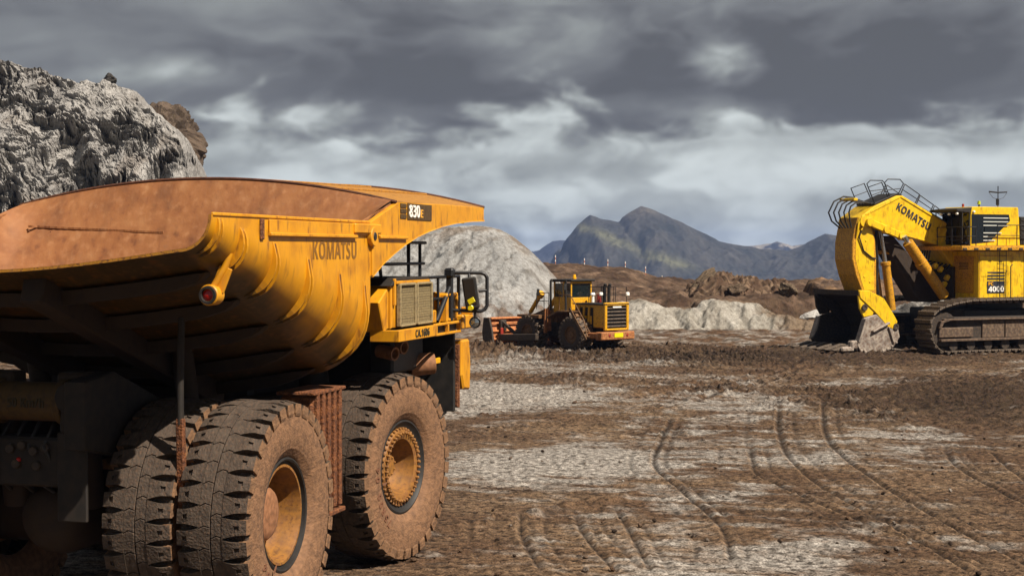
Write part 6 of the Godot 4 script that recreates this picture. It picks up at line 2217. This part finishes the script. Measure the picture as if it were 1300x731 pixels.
func build_small() -> void:
	# striped marker posts along the crest of the ridge
	var where := [[4.8, 4.45, -174.0], [8.05, 4.1, -175.0], [10.65, 4.0, -175.0], [12.6, 3.75, -175.0], [14.85, 3.2, -175.0], [16.7, 2.75, -175.0]]
	var said := ["striped marker post on the brown ridge, nearest the slope of the pale heap", "striped marker post on the brown ridge straight above the dozer cab", "striped marker post on the ridge above the dozer's exhaust stacks", "striped marker post on the ridge above the dozer's radiator grille", "striped marker post where the brown ridge starts to fall to the right", "short striped marker post low on the ridge, furthest right of the row"]
	var first: Node3D = null
	for i in where.size():
		var w: Array = where[i]
		var o: Node3D
		if first == null:
			o = thing("marker_post", said[0], "marker post", Vector3.ZERO, 0.0, "striped posts along the ridge")
			first = o
			for k in 6:
				var s := Shape.new()
				s.cyl(Vector3(0, k * 0.24 - 0.3, 0), Vector3(0, k * 0.24 - 0.06, 0), 0.05, 0.05, 12, 0.005)
				part("red_band" if k % 2 == 0 else "white_band", s, M.pole_red if k % 2 == 0 else M.pole_white, o)
		else:
			o = first.duplicate()
			o.name = numbered("marker_post")
			add_child(o)
			o.set_meta("label", said[i])
		o.position = Vector3(w[0], w[1], w[2])
		if i == 5: o.scale = Vector3(1, 0.5, 1)
	boulder("slab_boulder", "tilted pale brown slab of rock sticking up from the overburden heap, right of the dozer", Vector3(16.65, 3.35, -138.0), Vector3(1.75, 0.5, 1.2), Vector3(0.15, 0.25, 0.72), Color(0.27, 0.21, 0.15), 501)
	boulder("boulder", "pale brown boulder at the right end of the broken overburden heap", Vector3(23.5, 2.6, -134.0), Vector3(0.75, 1.05, 0.8), Vector3(0.2, 0.5, 0.4), Color(0.28, 0.22, 0.16), 503)
	boulder("boulder", "wide brown boulder in the middle of the overburden heap, between slab and pale boulder", Vector3(19.2, 2.75, -133.5), Vector3(1.2, 0.6, 0.9), Vector3(0.1, 0.3, 0.2), Color(0.22, 0.165, 0.12), 505)
	boulder("rock_outcrop", "brown weathered outcrop on the skyline at the right end of the grey cliff", Vector3(-37.4, 17.6, -166.5), Vector3(5.2, 4.3, 4.5), Vector3(0.2, 0.4, -0.62), Color(0.19, 0.15, 0.12), 507, "", 0.9)
	boulder("small_rock", "small dark rock on the skyline of the grey cliff, left of the brown outcrop", Vector3(-40.8, 23.3, -160.0), Vector3(0.9, 0.8, 0.9), Vector3(0, 0.4, 0), Color(0.1, 0.1, 0.1), 509)
	boulder("snow_patch", "small patch of old white snow between brown heaps, left of the excavator bucket", Vector3(24.0, 0.80, -125.6), Vector3(1.2, 0.5, 0.8), Vector3(0.3, 0.1, 0.1), Color(0.7, 0.72, 0.74), 511, "", 0.15)
	get_node("snow_patch").material_override = M.snow
	tag(get_node("snow_patch"), "", "snow")
	boulder("grey_rock", "grey rock on the ground under the excavator, left of its near crawler", Vector3(23.6, 0.35, -99.5), Vector3(0.35, 0.5, 0.35), Vector3(0, 0.5, 0.2), Color(0.4, 0.4, 0.4), 513)
	boulder("grey_rock", "grey rock under the excavator close to the bucket heel", Vector3(24.3, 0.35, -99.8), Vector3(0.3, 0.45, 0.3), Vector3(0.3, 1.5, 0.2), Color(0.4, 0.4, 0.4), 515)
	# loose clods and stones scattered over the yard
	var rng := RandomNumberGenerator.new()
	rng.seed = 77
	var cs := Shape.new()
	var pts := []
	for k in 10: pts.append(Vector3(rng.randf_range(-1, 1), rng.randf_range(-0.7, 0.7), rng.randf_range(-1, 1)).normalized() * rng.randf_range(0.75, 1.1) * Vector3(1, 0.7, 1))
	for j in 4:
		for i in 7:
			var f := func(a: int, b: int) -> Vector3:
				var ph := PI * b / 4.0
				var th := TAU * (a % 7) / 7.0
				return Vector3(sin(ph) * cos(th), cos(ph) * 0.7, sin(ph) * sin(th)) * (0.85 + 0.3 * absf(sin((a % 7) * 12.9 + b * 78.2)) if b > 0 and b < 4 else 0.8)
			cs.quad(f.call(i, j), f.call(i + 1, j), f.call(i + 1, j + 1), f.call(i, j + 1))
	var mm := MultiMesh.new()
	mm.transform_format = MultiMesh.TRANSFORM_3D
	mm.use_colors = true
	mm.mesh = cs.done()
	var count := 2200
	mm.instance_count = count
	var made := 0
	while made < count:
		var z := -27.0 - pow(rng.randf(), 1.4) * 82.0
		var x := rng.randf_range(-0.2, 0.36) * -z
		var clump := gn4.get_noise_2d(x * 2.0 + 11.0, z * 2.0) + gn2.get_noise_2d(x * 0.8, z * 0.8) * 0.6
		if clump < rng.randf_range(-0.5, 0.7):
			continue
		var r := 0.012 + pow(rng.randf(), 7.0) * 0.06 * (1.0 if z > -60.0 else 1.8)
		mm.set_instance_transform(made, Transform3D(Basis.from_euler(Vector3(rng.randf() * 6.0, rng.randf() * 6.0, 0)).scaled(Vector3(r, r * 0.8, r)), Vector3(x, ground_height(x, z) + 0.03 + r * 0.25, z)))
		var tone := BROWN.lerp(PALE, pow(rng.randf(), 2.0)) if rng.randf() < 0.7 else DARKEARTH
		mm.set_instance_color(made, tone)
		made += 1
	var mi := MultiMeshInstance3D.new()
	mi.name = "scattered_clods"
	mi.multimesh = mm
	mi.material_override = M.stone
	add_child(mi)
	tag(mi, "loose clods and stones scattered over the yard", "", "", "stuff")

# ------------------------------------------------------------------ the scene
func _ready() -> void:
	var cam := Camera3D.new()
	cam.name = "camera"
	add_child(cam)
	cam.fov = 20.71
	cam.near = 0.5
	cam.far = 12000.0
	cam.position = Vector3(0, 5.93, 0)
	cam.rotation.x = -deg_to_rad(1.303)
	cam.current = true
	var we := WorldEnvironment.new()
	we.name = "environment"
	var env := Environment.new()
	env.background_mode = Environment.BG_SKY
	env.sky = make_sky()
	env.tonemap_mode = Environment.TONE_MAPPER_LINEAR
	env.tonemap_exposure = 1.65
	env.background_energy_multiplier = 1.0 / 1.65
	env.sdfgi_enabled = true
	env.ssao_enabled = true
	env.ssil_enabled = true
	env.fog_enabled = true
	env.fog_density = 0.00008
	env.fog_light_color = Color(0.55, 0.66, 0.88)
	we.environment = env
	add_child(we)
	var sun := DirectionalLight3D.new()
	sun.name = "sun"
	sun.light_energy = 1.6
	sun.light_color = Color(1.0, 0.95, 0.885)
	sun.light_angular_distance = 0.5
	sun.shadow_enabled = true
	add_child(sun)
	var from := Vector3(0.78, 1.20, 0.62)
	sun.look_at_from_position(from * 50.0, Vector3.ZERO)
	make_materials()
	build_ground()
	build_terrain()
	build_truck()
	build_excavator()
	build_dozer()
	build_small()
